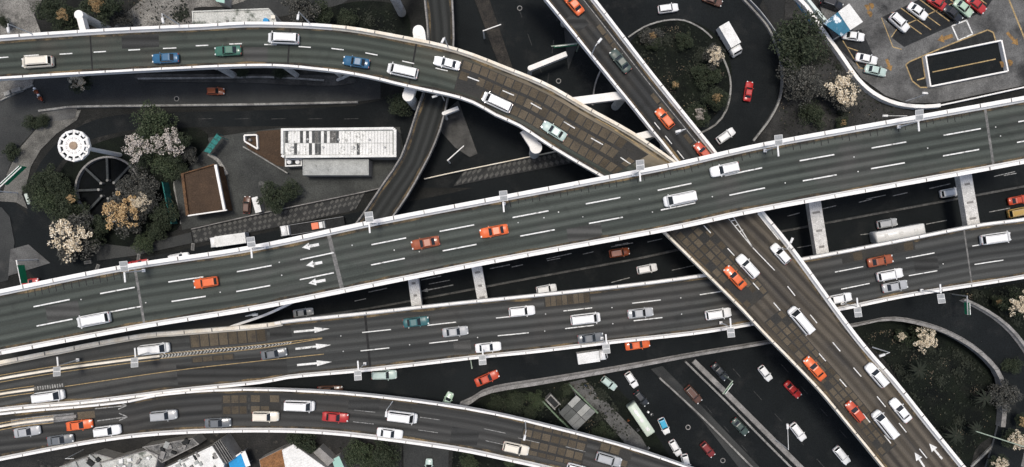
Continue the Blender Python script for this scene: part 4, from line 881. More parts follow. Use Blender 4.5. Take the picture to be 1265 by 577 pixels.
# mossy flat roof above the curved overpass
t, l, rf = flat_house('building', 'flat-roofed building with pale mossy roof above the curved overpass', [(237, 13.5), (332, 10), (340, 20), (344, 40), (238, 40)], 5.0, WALLM, MOSS, MOSS, .3, .25)
MB().tube((10.2*.55, -.3, 4.75), (10.2*.55, -.3, 5.5), .7, .6, 14).build('water_tank', BLUE, t); MB().box((7.2, .6, 5.0), (.9, .7, .5)).build('roof_box', CREAMC, t); MB().box((-3.2, -.2, 4.9), (.5, .5, .3)).build('roof_vent', GREYC, t)
flat_house('shed', 'small mint roof corner at the top edge above the mossy building', [(258, -12), (277, -12), (276, 3), (266, 1)], 4., WALLM, paint('paint_mintroof', (.30, .52, .44), .6))
# teal fence, teal canopy
def fence(name, label, pts, h, m, posts, w=.12):
    c = [Q(x, y, .15) for x, y in pts]; t = thing(name, label, 'fence', c[0]); L0 = t.location
    for a, b in zip(c, c[1:]):
        a = a-L0; b = b-L0; d = b-a; n = max(1, int(d.length/2.4))
        for i in range(n):
            p, q = a.lerp(b, i/n), a.lerp(b, (i+1)/n); m0 = (p+q)/2
            MB().box((m0.x, m0.y, h/2), ((q-p).length-.12, w, h-.1), math.atan2(d.y, d.x)).build('fence_panel', m, t)
            MB().tube((p.x, p.y, -.05), (p.x, p.y, h+.15), .07, .07, 6).build('post', posts, t)
    return t
fence('fence', 'teal mesh fence left of the brown-roofed house', [(208, 226), (213, 252), (219, 277)], 2.6, TEAL, TEAL, .22)
wl_ = wall_line('path', [(215, 224), (219, 250), (226, 276)], 1.5, .1, .06, KERB, kind='structure')
t = thing('canopy', 'narrow tilted teal canopy beside the blossoming tree', 'canopy', Q(261, 177, .1)); L0 = t.location
cp = [Q(252, 187, 3.)-L0, Q(259, 190, 3.)-L0, Q(274, 170, 3.3)-L0, Q(268, 165, 3.3)-L0]
for k in range(4):
    f0, f1 = k/4+.01, (k+1)/4-.01; a, b, c, d_ = cp[0].lerp(cp[3], f0), cp[1].lerp(cp[2], f0), cp[1].lerp(cp[2], f1), cp[0].lerp(cp[3], f1); up = Vector((0, 0, .08))
    MB().add([a, b, c, d_, a+up, b+up, c+up, d_+up], [(3, 2, 1, 0), (4, 5, 6, 7), (0, 1, 5, 4), (1, 2, 6, 5), (2, 3, 7, 6), (3, 0, 4, 7)]).build('roof_panel', TEAL, t)
for v in cp: MB().tube((v.x, v.y, 0), (v.x, v.y, v.z), .08, .08, 6).build('post', TEAL, t)
# blue canopy at the parking lot
t = thing('canopy', 'large blue and white canopy at the parking lot entrance', 'canopy', Q(1042, 26, PZ)); L0 = t.location; zc = 4.2
cq = [Q(*p, zc+PZ)-L0 for p in ((1017, 28.6), (1049, 4.3), (1066, 27), (1039, 45))]
lf = lambda a, b: cq[0].lerp(cq[1], a).lerp(cq[3].lerp(cq[2], a), b)
MB().prism([tuple(lf(a, b)[:2]) for a, b in ((0, 0), (.57, 0), (.42, 1), (0, 1))], zc-.3, zc).build('roof_panel', CANB, t)
MB().prism([tuple(lf(a, b)[:2]) for a, b in ((.574, 0), (1, 0), (1, 1), (.424, 1))], zc-.3, zc+.02).build('roof_panel', WROOF, t)  # white half paints the reflection on the roof
for v in cq: MB().tube((v.x*.9, v.y*.9, 0), (v.x*.9, v.y*.9, zc-.28), .12, .12, 8).build('post', STEEL, t)
raised('blue_strip', [(976, -8), (990, -8), (1006, 20), (1002, 32)], mat('blue_pool', (.01, .05, .11), (.008, .035, .08), scale=.6, fine=.2, rough=.3), .18)
# pavilion with panelled roof in the bottom green
zr = 3.4; c = Q(712, 510, zr); t = thing('pavilion', 'small pavilion with grey roof of eight square panels beside the bus street', 'pavilion', (c.x, c.y, 0)); ca = [Q(*p, zr)-Vector((c.x, c.y, 0)) for p in ((690, 510), (712, 488), (736, 509), (711.5, 532.5))]
pm = [mat('pav_light', (.36, .365, .34), (.28, .285, .265), scale=.8, fine=.12), mat('pav_mid', (.20, .205, .195), (.15, .155, .15), scale=.8, fine=.12), mat('pav_dark', (.10, .105, .10), (.075, .08, .075), scale=.8, fine=.12)]
for i in range(2):
    for j in range(4):
        f = lambda a, b: ca[0].lerp(ca[1], b).lerp(ca[3].lerp(ca[2], b), a)
        a0, a1, b0, b1 = i/2+.01, (i+1)/2-.01, j/4+.006, (j+1)/4-.006
        MB().prism([tuple(f(a, b)[:2]) for a, b in ((b0, a0), (b1, a0), (b1, a1), (b0, a1))], zr-.14, zr+.01*((i+j) % 2)).build('roof_panel', pm[(2, 0, 2, 0, 1, 0, 1, 0)[j*2 % 8] if i == 0 else (0, 2, 0, 1)[j]], t)
for v in ca: MB().tube((v.x*.93, v.y*.93, .1), (v.x*.93, v.y*.93, zr-.13), .12, .12, 8).build('post', GREYST, t)
GREENP = paint('paint_greenrail', (.11, .17, .10), .6)
fence('railing', 'green railing along the left side of the small pavilion', [(670, 494), (690, 515), (711, 535)], 1.3, GREENP, GREENP, .35)
fence('railing', 'green railing along the right side of the small pavilion', [(702, 473), (720, 491), (738, 509)], 1.3, GREENP, GREENP, .35)
t = thing('kiosk_frame', 'small dark kiosk with pale frame in the shrubs left of the pavilion', 'kiosk', Q(682, 493, .1), -.8)
MB().box((0, 0, 1.2), (3., 1.6, 2.4)).build('wall', GREYC, t); MB().box((0, 0, 2.46), (2.6, 1.2, .12)).build('roof', DROOF, t)
for s in (-1, 1): MB().box((0, s*.85, 2.5), (3.3, .2, .3)).build('roof_edge', KERB, t)
# bottom-left roofs under the bottom overpass
flat_house('building', 'building with plain white roof at the bottom left under the bottom overpass', [(196, 582), (262, 551), (277, 574), (270, 610), (205, 610)], 4.5, WALLM, WROOF, WROOF, .3, .25)
t_ = [o for o in bpy.data.objects if o.get('label', '').startswith('building with plain white roof at the bottom')][0]
for k in range(12):
    v = Q(R.uniform(215, 268), R.uniform(560, 584), 4.3)-t_.location
    if abs(v.x) < 6.5: MB().box((v.x, v.y, 4.42), (R.uniform(.4, 1.6), R.uniform(.3, .8), R.uniform(.2, .5)), R.choice((.5, 2.07))).build('roof_unit', R.choice((GREYC, DROOF, GROOF)), t_)
t, l, rf = flat_house('building', 'building with dark striped roof between the white roof and the blue tarpaulin', [(263.5, 548), (272.5, 542.5), (289, 567), (279, 573.5)], 4.8, WALLM, DROOF, None, .2, .1)
for k in range(4):
    a, b = l[0].lerp(l[1], (k+.5)/4), l[3].lerp(l[2], (k+.5)/4); c = (a+b)/2; d_ = b-a; MB().box((c.x, c.y, 4.76), (d_.length*.95, .16, .1), math.atan2(d_.y, d_.x)).build('roof_rib', GREYC, rf)
t = thing('tarpaulin', 'bright blue tarpaulin roof with white frame at the bottom edge', 'tarpaulin', Q(295, 568, 0)); L0 = t.location
tp = [Q(*p, 3.4)-L0 for p in ((282, 570), (299, 558.5), (305, 575), (300, 592), (288, 592))]
MB().prism([tuple(v[:2]) for v in tp], 3.3, 3.42).build('sheet', BLUE, t)
for a, b in ((0, 1), (1, 2)):
    p, q = tp[a], tp[b]; c = (p+q)/2; d_ = q-p; MB().box((c.x+.3*(a), c.y, 3.45), (d_.length+.3, .3 if a == 0 else 1.1, .18), math.atan2(d_.y, d_.x)).build('frame', WHITE, t)
for v in tp[:3]: MB().tube((v.x*.95, v.y*.95, 0), (v.x*.95, v.y*.95, 3.3), .08, .08, 6).build('post', GREYST, t)
sheet('rusty_yard', [(313, 536), (350, 533), (352, 552), (322, 570), (308, 556)], RUST)
t, l, rf = flat_house('house', 'house with orange-brown roof next to the corrugated white roof', [(319, 569), (348, 555), (357, 574), (350, 600), (325, 600)], 4., WALLM, ORROOF, None)
t, l, rf = flat_house('shed', 'shed with corrugated white roof at the bottom edge below the dark tree', [(348, 556), (362, 549), (408, 582), (400, 600), (356, 600)], 4.2, WALLM, WROOF, None, .2, .1)
for k in range(14):
    f = (k+.5)/14; a, b = l[0].lerp(l[4], f), l[1].lerp(l[2], f); c = (a+b)/2; d_ = b-a; MB().box((c.x, c.y, 4.14), (d_.length*.97, .2, .1), math.atan2(d_.y, d_.x)).build('corrugation', STEEL, rf)
flat_house('shed', 'narrow grey shed right of the corrugated white roof', [(386, 560), (394, 554), (412, 570), (404, 577)], 3.5, WALLM, GREYC, None)
flat_house('shed', 'small mint roof right of the narrow grey shed at the bottom', [(409, 569), (418, 564), (426, 582), (414, 584)], 3.2, WALLM, paint('paint_mintroof', (.30, .52, .44), .6), None)
for k, (pp, zz, lb, mm) in enumerate((([(70, 578), (118, 560), (140, 566), (130, 590), (80, 596)], 3.5, 'grey patched flat roof at the bottom left corner beside the thin mast', GROOF), ([(122, 572), (180, 556), (196, 562), (190, 590), (130, 596)], 4., 'pale cluttered flat roof left of the plain white roof', MOSS), ([(176, 552), (238, 541), (246, 549), (200, 572)], 3.8, 'long narrow grey roof above the plain white roof', mat('grimy_roof', (.22, .22, .21), (.08, .08, .08), scale=.9, fine=.3)))):
    t, l, rf = flat_house('building', lb, pp, zz, WALLM, mm, GREYC, .25, .3)
    for j in range(9):
        f, g = R.uniform(.15, .85), R.uniform(.15, .85); v = l[0].lerp(l[1], f).lerp(l[-1].lerp(l[2], f), g); MB().box((v.x, v.y, zz-.1), (R.uniform(.5, 1.8), R.uniform(.4, 1.2), R.uniform(.3, .7)), R.uniform(0, 3)).build('roof_unit', R.choice((DROOF, WROOF, GREYC, GROOF)), t)
for (a, b, lb) in (((104, 555), (122, 549), 'thin white mast lying over the cluttered roofs at the bottom left'), ((170, 555), (182, 545), 'thin grey mast over the narrow grey roof at the bottom left')):
    p, q = Q(*a, 0), Q(*b, 5.); t = thing('mast', lb, 'mast', (p.x, p.y, .1)); MB().tube((0, 0, 0), (0, 0, 6), .12, .08, 8).build('pole', STEEL, t); MB().box((.9, 0, 5.9), (1.8, .1, .1)).build('arm', STEEL, t)

# ================================================================== TREES AND PLANTS
import numpy as np
def leafmat(name, a, b, c):
    if name in MATS: return MATS[name]
    m = bpy.data.materials.new(name); m.use_nodes = True; nt = m.node_tree; bs = nt.nodes['Principled BSDF']
    g = nt.nodes.new('ShaderNodeNewGeometry'); r = nt.nodes.new('ShaderNodeValToRGB'); e = r.color_ramp.elements
    e[0].color = (*a, 1); e[1].color = (*b, 1); e[1].position = .6; x = e.new(1.); x.color = (*c, 1)
    nt.links.new(g.outputs['Random Per Island'], r.inputs[0]); nt.links.new(r.outputs[0], bs.inputs['Base Color'])
    bs.inputs['Roughness'].default_value = .75; bs.inputs['Specular IOR Level'].default_value = .15
    MATS[name] = m; return m
LEAF = {'dark': leafmat('leaf_dark', (.018, .026, .015), (.032, .042, .024), (.06, .07, .045)),
        'green': leafmat('leaf_green', (.024, .036, .019), (.042, .058, .029), (.085, .10, .06)),
        'grey': leafmat('leaf_grey', (.028, .03, .026), (.06, .062, .055), (.13, .125, .11)),
        'cream': leafmat('leaf_cream', (.46, .37, .25), (.76, .66, .49), (.9, .84, .71)),  # cream tones for the upper layer of the crown
        'gold': leafmat('blossom_gold', (.28, .18, .08), (.5, .34, .17), (.7, .54, .32)),
        'pink': leafmat('blossom_pale', (.30, .26, .235), (.52, .47, .42), (.78, .73, .66))}
def leaf_mesh(name, seed, n, clumps, leaf, hemi=.35, flat=.75, spread=.34, upper=False, cover=1., m=None):
    """unit-radius crown made of separate leaf faces gathered in clumps"""
    g = np.random.default_rng(seed)
    cs = []
    while len(cs) < clumps:
        v = g.normal(size=3); v /= np.linalg.norm(v); r = g.uniform(.25, .86)
        p = v*r; p[2] = p[2]*flat
        if p[2] < -hemi: continue
        if upper and p[2] < .05: continue
        cs.append((p, g.uniform(.6, 1.25)*spread))
    k = n//clumps; P = []
    for p, rad in cs:
        d = g.normal(size=(k, 3)); d /= np.linalg.norm(d, axis=1)[:, None]; rr = rad*g.uniform(.45, 1.0, size=(k, 1))**.6
        q = p+d*rr*np.array([1, 1, .8]); P.append(q)
    P = np.concatenate(P); n = len(P)
    nrm = g.normal(size=(n, 3))+np.array([0, 0, .9]); nrm /= np.linalg.norm(nrm, axis=1)[:, None]
    t = np.cross(nrm, g.normal(size=(n, 3))); t /= np.linalg.norm(t, axis=1)[:, None]; b = np.cross(nrm, t)
    s = leaf*g.uniform(.6, 1.4, size=(n, 1)); t = t*s; b = b*s*.62
    V = np.stack([P-t, P-b*.9, P+t, P+b], 1).reshape(-1, 3)
    me = bpy.data.meshes.new(name); me.vertices.add(n*4); me.vertices.foreach_set('co', V.ravel())
    me.loops.add(n*4); me.loops.foreach_set('vertex_index', np.arange(n*4)); me.polygons.add(n)
    me.polygons.foreach_set('loop_start', np.arange(0, n*4, 4)); me.polygons.foreach_set('loop_total', np.full(n, 4)); me.update(); me.validate()
    me.materials.append(m); return me
CROWN = {}
for kd in ('dark', 'green', 'grey'):
    for v in range(3): CROWN[kd, v] = leaf_mesh('crown', 11+v*5+len(kd), 5200, 30+v*6, .040, m=LEAF[kd])
for kd in ('cream', 'gold', 'pink'):
    for v in range(3): CROWN[kd, v] = leaf_mesh('foliage', 41+v*7+len(kd), 2300+300*v, 48+v*6, .032, upper=True, spread=.15, m=LEAF[kd])
TK = 0
def tree(px, py, r_px, kind, label, h=None, top_kind=None, cover=1., cat='tree', name=None):
    global TK; TK += 1
    r = r_px/5.5; h = h or max(2.2, min(9, r*1.7)); zc = h-r*.55
    p = Q(px, py, zc); gz = ground_z(p.x, p.y)-.02
    t = thing(name or ('tree' if h > 2.6 else 'shrub'), label, cat if h > 2.6 or cat != 'tree' else 'shrub', (p.x, p.y, gz), 0, None)
    mb = MB(); rt0 = .05*h**.5+.06; mb.tube((0, 0, 0), (.1*r, 0, zc*.8), rt0, rt0*.6, 8)
    for k in range(5):
        a = k*1.256+TK; mb.tube((.1*r*.8, 0, zc*.72), (r*.55*math.cos(a), r*.55*math.sin(a), zc+r*.2), rt0*.5, rt0*.18, 6)
    mb.build('trunk', BARK, t)
    cr = link('crown', CROWN[kind, TK % 3], t); cr.location = (0, 0, zc-gz); cr.scale = (r, r*R.uniform(.86, 1.1), r*.72); cr.rotation_euler = (0, 0, R.uniform(0, 6.28))
    if top_kind:
        b = link('foliage', CROWN[top_kind, TK % 3], t); b.location = (0, 0, zc-gz+r*.26); b.scale = (r*1.02*cover, r*.98*cover, r*.74); b.rotation_euler = (0, 0, R.uniform(0, 6.28))
    return t
TREES = [
 (64, 12, 22, 'dark', 'dark tree with scattered pale leaves at the top left beside the pale dirt', None, None, 1), (84, 22, 20, 'dark', 'dark tree left of the white straddle pier at the top left', None, 'gold', .5),
 (125, 8, 26, 'dark', 'dark tree with gold twigs right of the white straddle pier', None, 'gold', .45), (152, 22, 14, 'grey', 'grey bare-looking tree above the curved overpass near the pale dirt', None, None, 1),
 (4, 26, 9, 'dark', 'small dark tree at the top left edge behind the slim lamp', None, None, 1), (372, 10, 24, 'grey', 'large grey-green tree at the top beside the mossy building', None, None, 1),
 (396, 14, 17, 'dark', 'dark tree right of the large grey-green tree at the top', None, None, 1), (430, 26, 16, 'dark', 'dark low tree on the round lawn at the top', 3., None, 1),
 (101, 101, 17, 'dark', 'tree with cream crown at the lower edge of the curved overpass', None, 'cream', .92), (40, 151, 13, 'dark', 'dark round shrub on the left verge above the others', 2.5, None, 1), (52, 150, 10, 'dark', 'dark shrub tucked right against its twin on the left verge', 2.5, None, 1),
 (15, 188, 13, 'dark', 'dark round shrub at the far left of the verge', 2.5, None, 1), (188, 156, 28, 'green', 'large green tree at the top of the garden below the long kerb wall', 8, None, 1),
 (178, 184, 24, 'dark', 'tree with pale pink blossom on the left of the garden clump', 7, 'pink', .95), (212, 178, 24, 'dark', 'tree with pale blossom right in the garden clump near the teal canopy', 7.5, 'pink', .95), (205, 205, 20, 'green', 'green tree below the pale blossoms in the garden', 6, None, 1), (232, 190, 13, 'grey', 'thin grey tree beside the teal canopy', 5, None, 1),
 (62, 222, 22, 'dark', 'dark tree left of the round roof on the garden edge', 5, None, 1), (58, 250, 20, 'green', 'dim green tree at the lower left of the garden', 5, None, 1), (86, 262, 24, 'dark', 'dark tree just above the cream-crowned tree', 5, None, 1), (172, 230, 26, 'grey', 'grey tree at the right of the round roof', 6, None, 1),
 (158, 262, 30, 'grey', 'tree with golden crown below the round roof', 6.5, 'gold', .98), (178, 250, 20, 'grey', 'tree with cream blossom overlapping the golden one', 7, 'cream', .7), (94, 294, 33, 'grey', 'large cream-crowned tree at the lower left above the highest overpass', 6.5, 'cream', 1.02),
 (90, 246, 8, 'dark', 'small orange-leaved tree left of the round roof', 4, 'gold', .9), (45, 234, 16, 'dark', 'dark tree at the very left of the garden by the curving street', 4, None, 1), (80, 240, 18, 'dark', 'dark tree touching the left rim of the round roof', 4.5, None, 1), (118, 284, 20, 'dark', 'dark tree between the cream and the golden crowns', 4.5, None, 1), (196, 284, 15, 'dark', 'dark tree at the lower corner of the garden by the teal fence', 4, None, 1), (222, 210, 14, 'dark', 'dark tree squeezed between the blossoms and the brown roof', 5, None, 1),
 (178, 302, 15, 'green', 'low green tree on the pavement below the golden tree', 3.5, None, 1), (200, 262, 20, 'dark', 'dark tree left of the teal fence', 5, None, 1),
 (338, 244, 22, 'dark', 'dark tree in the yard below the grey annex', 6, None, 1), (358, 236, 16, 'dark', 'smaller dark tree right beside the yard tree', 5, None, 1), (497, 128, 19, 'dark', 'dark tree between the white-roofed building and the narrow ramp', 6, None, 1),
 (300, 90, 9, 'dark', 'small dark shrub under the curved overpass right of the wedge pier', 2.4, None, 1), (346, 90, 10, 'dark', 'small dark shrub under the curved overpass left of the small pier', 2.4, None, 1),
 (882, 70, 15, 'grey', 'small tree with cream leaves at the right of the round island', 5, 'cream', .9), (834, 105, 6, 'dark', 'tiny golden shrub in the middle of the round island', 2.3, 'gold', .9), (862, 142, 17, 'dark', 'tree with white specks low in the round island', 5, 'pink', .55),
 (884, 122, 18, 'dark', 'dark tree with gold specks at the right of the round island', 5, 'gold', .4), (872, 92, 20, 'dark', 'dark low tree right of centre in the round island', 3.5, None, 1), (805, 46, 16, 'grey', 'brownish low tree at the top of the round island', 3, 'gold', .35), (808, 54, 10, 'dark', 'dark shrub under the brownish tree of the round island', 2.4, None, 1),
 (845, 50, 14, 'dark', 'dark low tree at the upper middle of the round island', 3, None, 1), (988, 48, 36, 'dark', 'very large dark tree beside the white parking wall', 9, None, 1), (988, 100, 30, 'grey', 'large greyish tree below the very large dark one', 8, None, 1), (1036, 112, 27, 'grey', 'large cream tree right of the loop road', 6.5, 'cream', 1.0), (1046, 124, 15, 'grey', 'smaller cream tree touching the large cream one', 5, 'cream', .9),
 (1004, 142, 18, 'dark', 'dark tree at the foot of the large cream tree', 4, None, 1), (1040, 152, 10, 'dark', 'small dark shrub with gold leaves beside the top overpass', 2.5, 'gold', .5), (985, 72, 22, 'dark', 'dark tree between the very large one and the greyish one', 7, None, 1),
 (1138, 417, 20, 'dark', 'cream tree on the lawn right of the wide diagonal overpass', 4.5, 'cream', .98), (1112, 415, 9, 'dark', 'little cream shrub left of the cream tree on the lawn', 2.5, 'cream', .85), (1205, 420, 13, 'grey', 'pale grey shrub against the inner kerb of the curving ramp', 2.5, 'pink', .6),
 (1258, 375, 22, 'dark', 'cream tree at the right edge outside the curving ramp', 6, 'cream', .98), (1238, 488, 22, 'grey', 'grey-green tree at the end of the curving ramp', 5, None, 1), (1250, 452, 14, 'dark', 'dark tree above the grey-green one at the right edge', 4, None, 1), (1252, 542, 15, 'dark', 'cream tree at the bottom right edge', 5, 'cream', .95), (1232, 572, 14, 'dark', 'cream tree cut by the bottom edge at the right corner', 5, 'cream', .9), (1262, 520, 10, 'dark', 'small golden tree at the right edge above the bottom cream tree', 4, 'gold', .85),
 (1232, 372, 9, 'dark', 'small dark shrub with gold specks outside the curving ramp', 2.5, 'gold', .5),
 (373, 544, 21, 'dark', 'dark round tree below the bottom overpass beside the corrugated roof', 5, None, 1), (440, 560, 20, 'green', 'green tree below the bottom overpass right of the mint roof', 5, None, 1), (476, 562, 22, 'dark', 'dark green tree left of the small street at the bottom', 5, None, 1), (458, 572, 14, 'green', 'green shrub at the bottom edge between two trees', 2.5, None, 1),
 (612, 500, 14, 'dark', 'dark shrub in the triangle above the bottom overpass at its left tip', 2.4, None, 1), (638, 496, 18, 'dark', 'dark shrub in the middle of the triangle above the bottom overpass', 2.5, None, 1), (662, 494, 13, 'green', 'green shrub beside the small dark kiosk', 2.5, None, 1), (655, 512, 12, 'dark', 'dark shrub below the green one near the kiosk', 2.4, None, 1), (700, 482, 9, 'dark', 'dark shrub above the small pavilion', 2.4, None, 1), (745, 535, 16, 'dark', 'dark low bush between the pavilion and the bottom overpass', 2.4, None, 1), (580, 572, 14, 'green', 'green bush right of the small street at the bottom', 2.4, None, 1), (630, 570, 11, 'green', 'green bush under the lower edge of the bottom overpass', 2.4, None, 1)]
for x, y, r, kd, lb, h, bl, cv in TREES: tree(x, y, r, kd, lb, h, bl, cv)
leafmat('leaf_scrub', (.010, .013, .009), (.018, .022, .015), (.032, .036, .026))
# palms on the right lawn
def palm(px, py, r, h, label):
    p = Q(px, py, h); t = thing('palm_tree', label, 'palm', (p.x, p.y, .15), group='palms on the right lawn')
    MB().tube((0, 0, 0), (0, 0, h), .2, .14, 8).build('trunk', BARK, t)
    for k in range(13):
        a = k*2*PI/13+R.uniform(-.2, .2); ln = r*R.uniform(.8, 1.1); mb = MB(); vs = []; n = 6
        for i in range(n+1):
            f = i/n; x = ln*f; z = h+.5*math.sin(f*2.2)-.9*f*f; w = .2*math.sin(PI*min(1, f*.85+.12))
            for s in (-1, 1): vs.append((x*math.cos(a)-s*w*math.sin(a), x*math.sin(a)+s*w*math.cos(a), z-.08*abs(s)))
        mb.add(vs, [(2*i, 2*i+1, 2*i+3, 2*i+2) for i in range(n)]).build('frond', MATS['leaf_scrub'], t)
for x, y, r, h, lb in ((1135, 457, 2.6, 3.5, 'upper dark palm on the right lawn'), (1216, 492, 2.4, 3.5, 'dark palm near the end of the curving ramp'), (1180, 538, 2.8, 4, 'lower dark palm on the right lawn beside the sign arm'), (1206, 530, 1.8, 3., 'small dark palm at the tip of the sign arm')): palm(x, y, r, h, lb)
# ground cover: fallen leaves, weeds and low scrub (uncountable)
def cover_mesh(name, polys, n, m, size, seed, label, cat):
    g = random.Random(seed); P = []
    boxes = [(min(x for x, y in p), max(x for x, y in p), min(y for x, y in p), max(y for x, y in p), p) for p in polys]
    ar = [(b[1]-b[0])*(b[3]-b[2]) for b in boxes]
    cl = []
    while len(P) < n:
        b = g.choices(boxes, ar)[0]
        if cl and g.random() < .75:
            c = g.choice(cl); x, y = c[0]+g.gauss(0, 3.5), c[1]+g.gauss(0, 3.5)
        else:
            x, y = g.uniform(b[0], b[1]), g.uniform(b[2], b[3])
            if len(cl) < 90: cl.append((x, y))
        ok = False
        for bb in boxes:
            p = bb[4]; ins = False; j = len(p)-1
            for i in range(len(p)):
                if (p[i][1] > y) != (p[j][1] > y) and x < (p[j][0]-p[i][0])*(y-p[i][1])/(p[j][1]-p[i][1])+p[i][0]: ins = not ins
                j = i
            ok = ok or ins
        if ok: P.append((x, y))
    mb = MB()
    for x, y in P:
        w = Q(x, y, .2); z = ground_z(w.x, w.y)+g.uniform(.02, .35); a = g.uniform(0, 6.28); s = size*g.uniform(.5, 1.5); tl = g.uniform(-.4, .4)
        ca, sa = math.cos(a)*s, math.sin(a)*s
        mb.add([(w.x-ca, w.y-sa, z), (w.x+sa*.6, w.y-ca*.6, z+tl*s), (w.x+ca, w.y+sa, z+.1*s), (w.x-sa*.6, w.y+ca*.6, z-tl*s*.3+.05)], [(0, 1, 2, 3)])
    o = mb.build(name, m); return tag(o, label, cat, kind='stuff')
SCR = [[(772, 60), (800, 36), (845, 30), (885, 60), (898, 100), (885, 140), (850, 158), (800, 160)], [(975, 20), (1010, 40), (1050, 100), (1120, 140), (1080, 165), (970, 178), (960, 130)], [(1060, 410), (1130, 405), (1200, 440), (1228, 480), (1222, 540), (1180, 570), (1120, 480)],
       [(590, 500), (660, 482), (740, 470), (790, 545), (700, 540)], [(180, 215), (200, 170), (240, 180), (215, 225), (215, 275), (150, 290), (182, 255)], [(405, 545), (495, 550), (490, 577), (400, 577)], [(410, 30), (420, 12), (470, 6), (495, 20), (490, 42), (440, 46)], [(100, 0), (230, 0), (235, 28), (140, 34)], [(1180, 360), (1265, 345), (1265, 410), (1230, 385)], [(556, 560), (640, 577), (556, 577)]]
cover_mesh('scrub', SCR, 9000, leafmat('leaf_scrub', (.010, .013, .009), (.018, .022, .015), (.032, .036, .026)), .24, 3, 'low dark scrub and weeds covering the islands and verges', 'scrub')
cover_mesh('dry_leaves', SCR[:4]+SCR[7:9], 1100, leafmat('leaf_dry', (.06, .05, .04), (.12, .10, .075), (.26, .2, .12)), .13, 5, 'scattered dry pale leaves lying on the islands and verges', 'leaves')

# ================================================================== VEHICLES
def loft(stations):
    """stations: (x, half width, z bottom, z top, top inset)"""
    mb = MB(); n = 10
    for x, w, zb, zt, k in stations:
        h = zt-zb
        prof = [(w*.86, zb), (w, zb+h*.22), (w, zb+h*.62), (w*.965, zb+h*.88), (w*k, zt)]
        ring = [(x, y, z) for y, z in prof]+[(x, -y, z) for y, z in prof[::-1]]
        mb.v += ring
    m = len(stations)
    for i in range(m-1):
        for j in range(n): mb.f.append((i*n+j, i*n+(j+1) % n, (i+1)*n+(j+1) % n, (i+1)*n+j))
    mb.f += [tuple(range(n-1, -1, -1)), tuple(range((m-1)*n, m*n))]
    return mb
PROTO = {}
SPEC = {  # length, width, hood height, belt, roof height, cabin base front/rear, cabin top front/rear
 'hatchback': (4.05, 1.70, .86, .92, 1.46, .72, -1.92, .15, -1.55), 'sedan': (4.70, 1.80, .84, .92, 1.44, .85, -1.62, .22, -.98),
 'suv': (4.75, 1.90, 1.02, 1.08, 1.72, .95, -2.22, .42, -1.98), 'van': (5.4, 2.0, 1.10, 1.2, 2.0, 2.0, -2.58, 1.35, -2.42)}
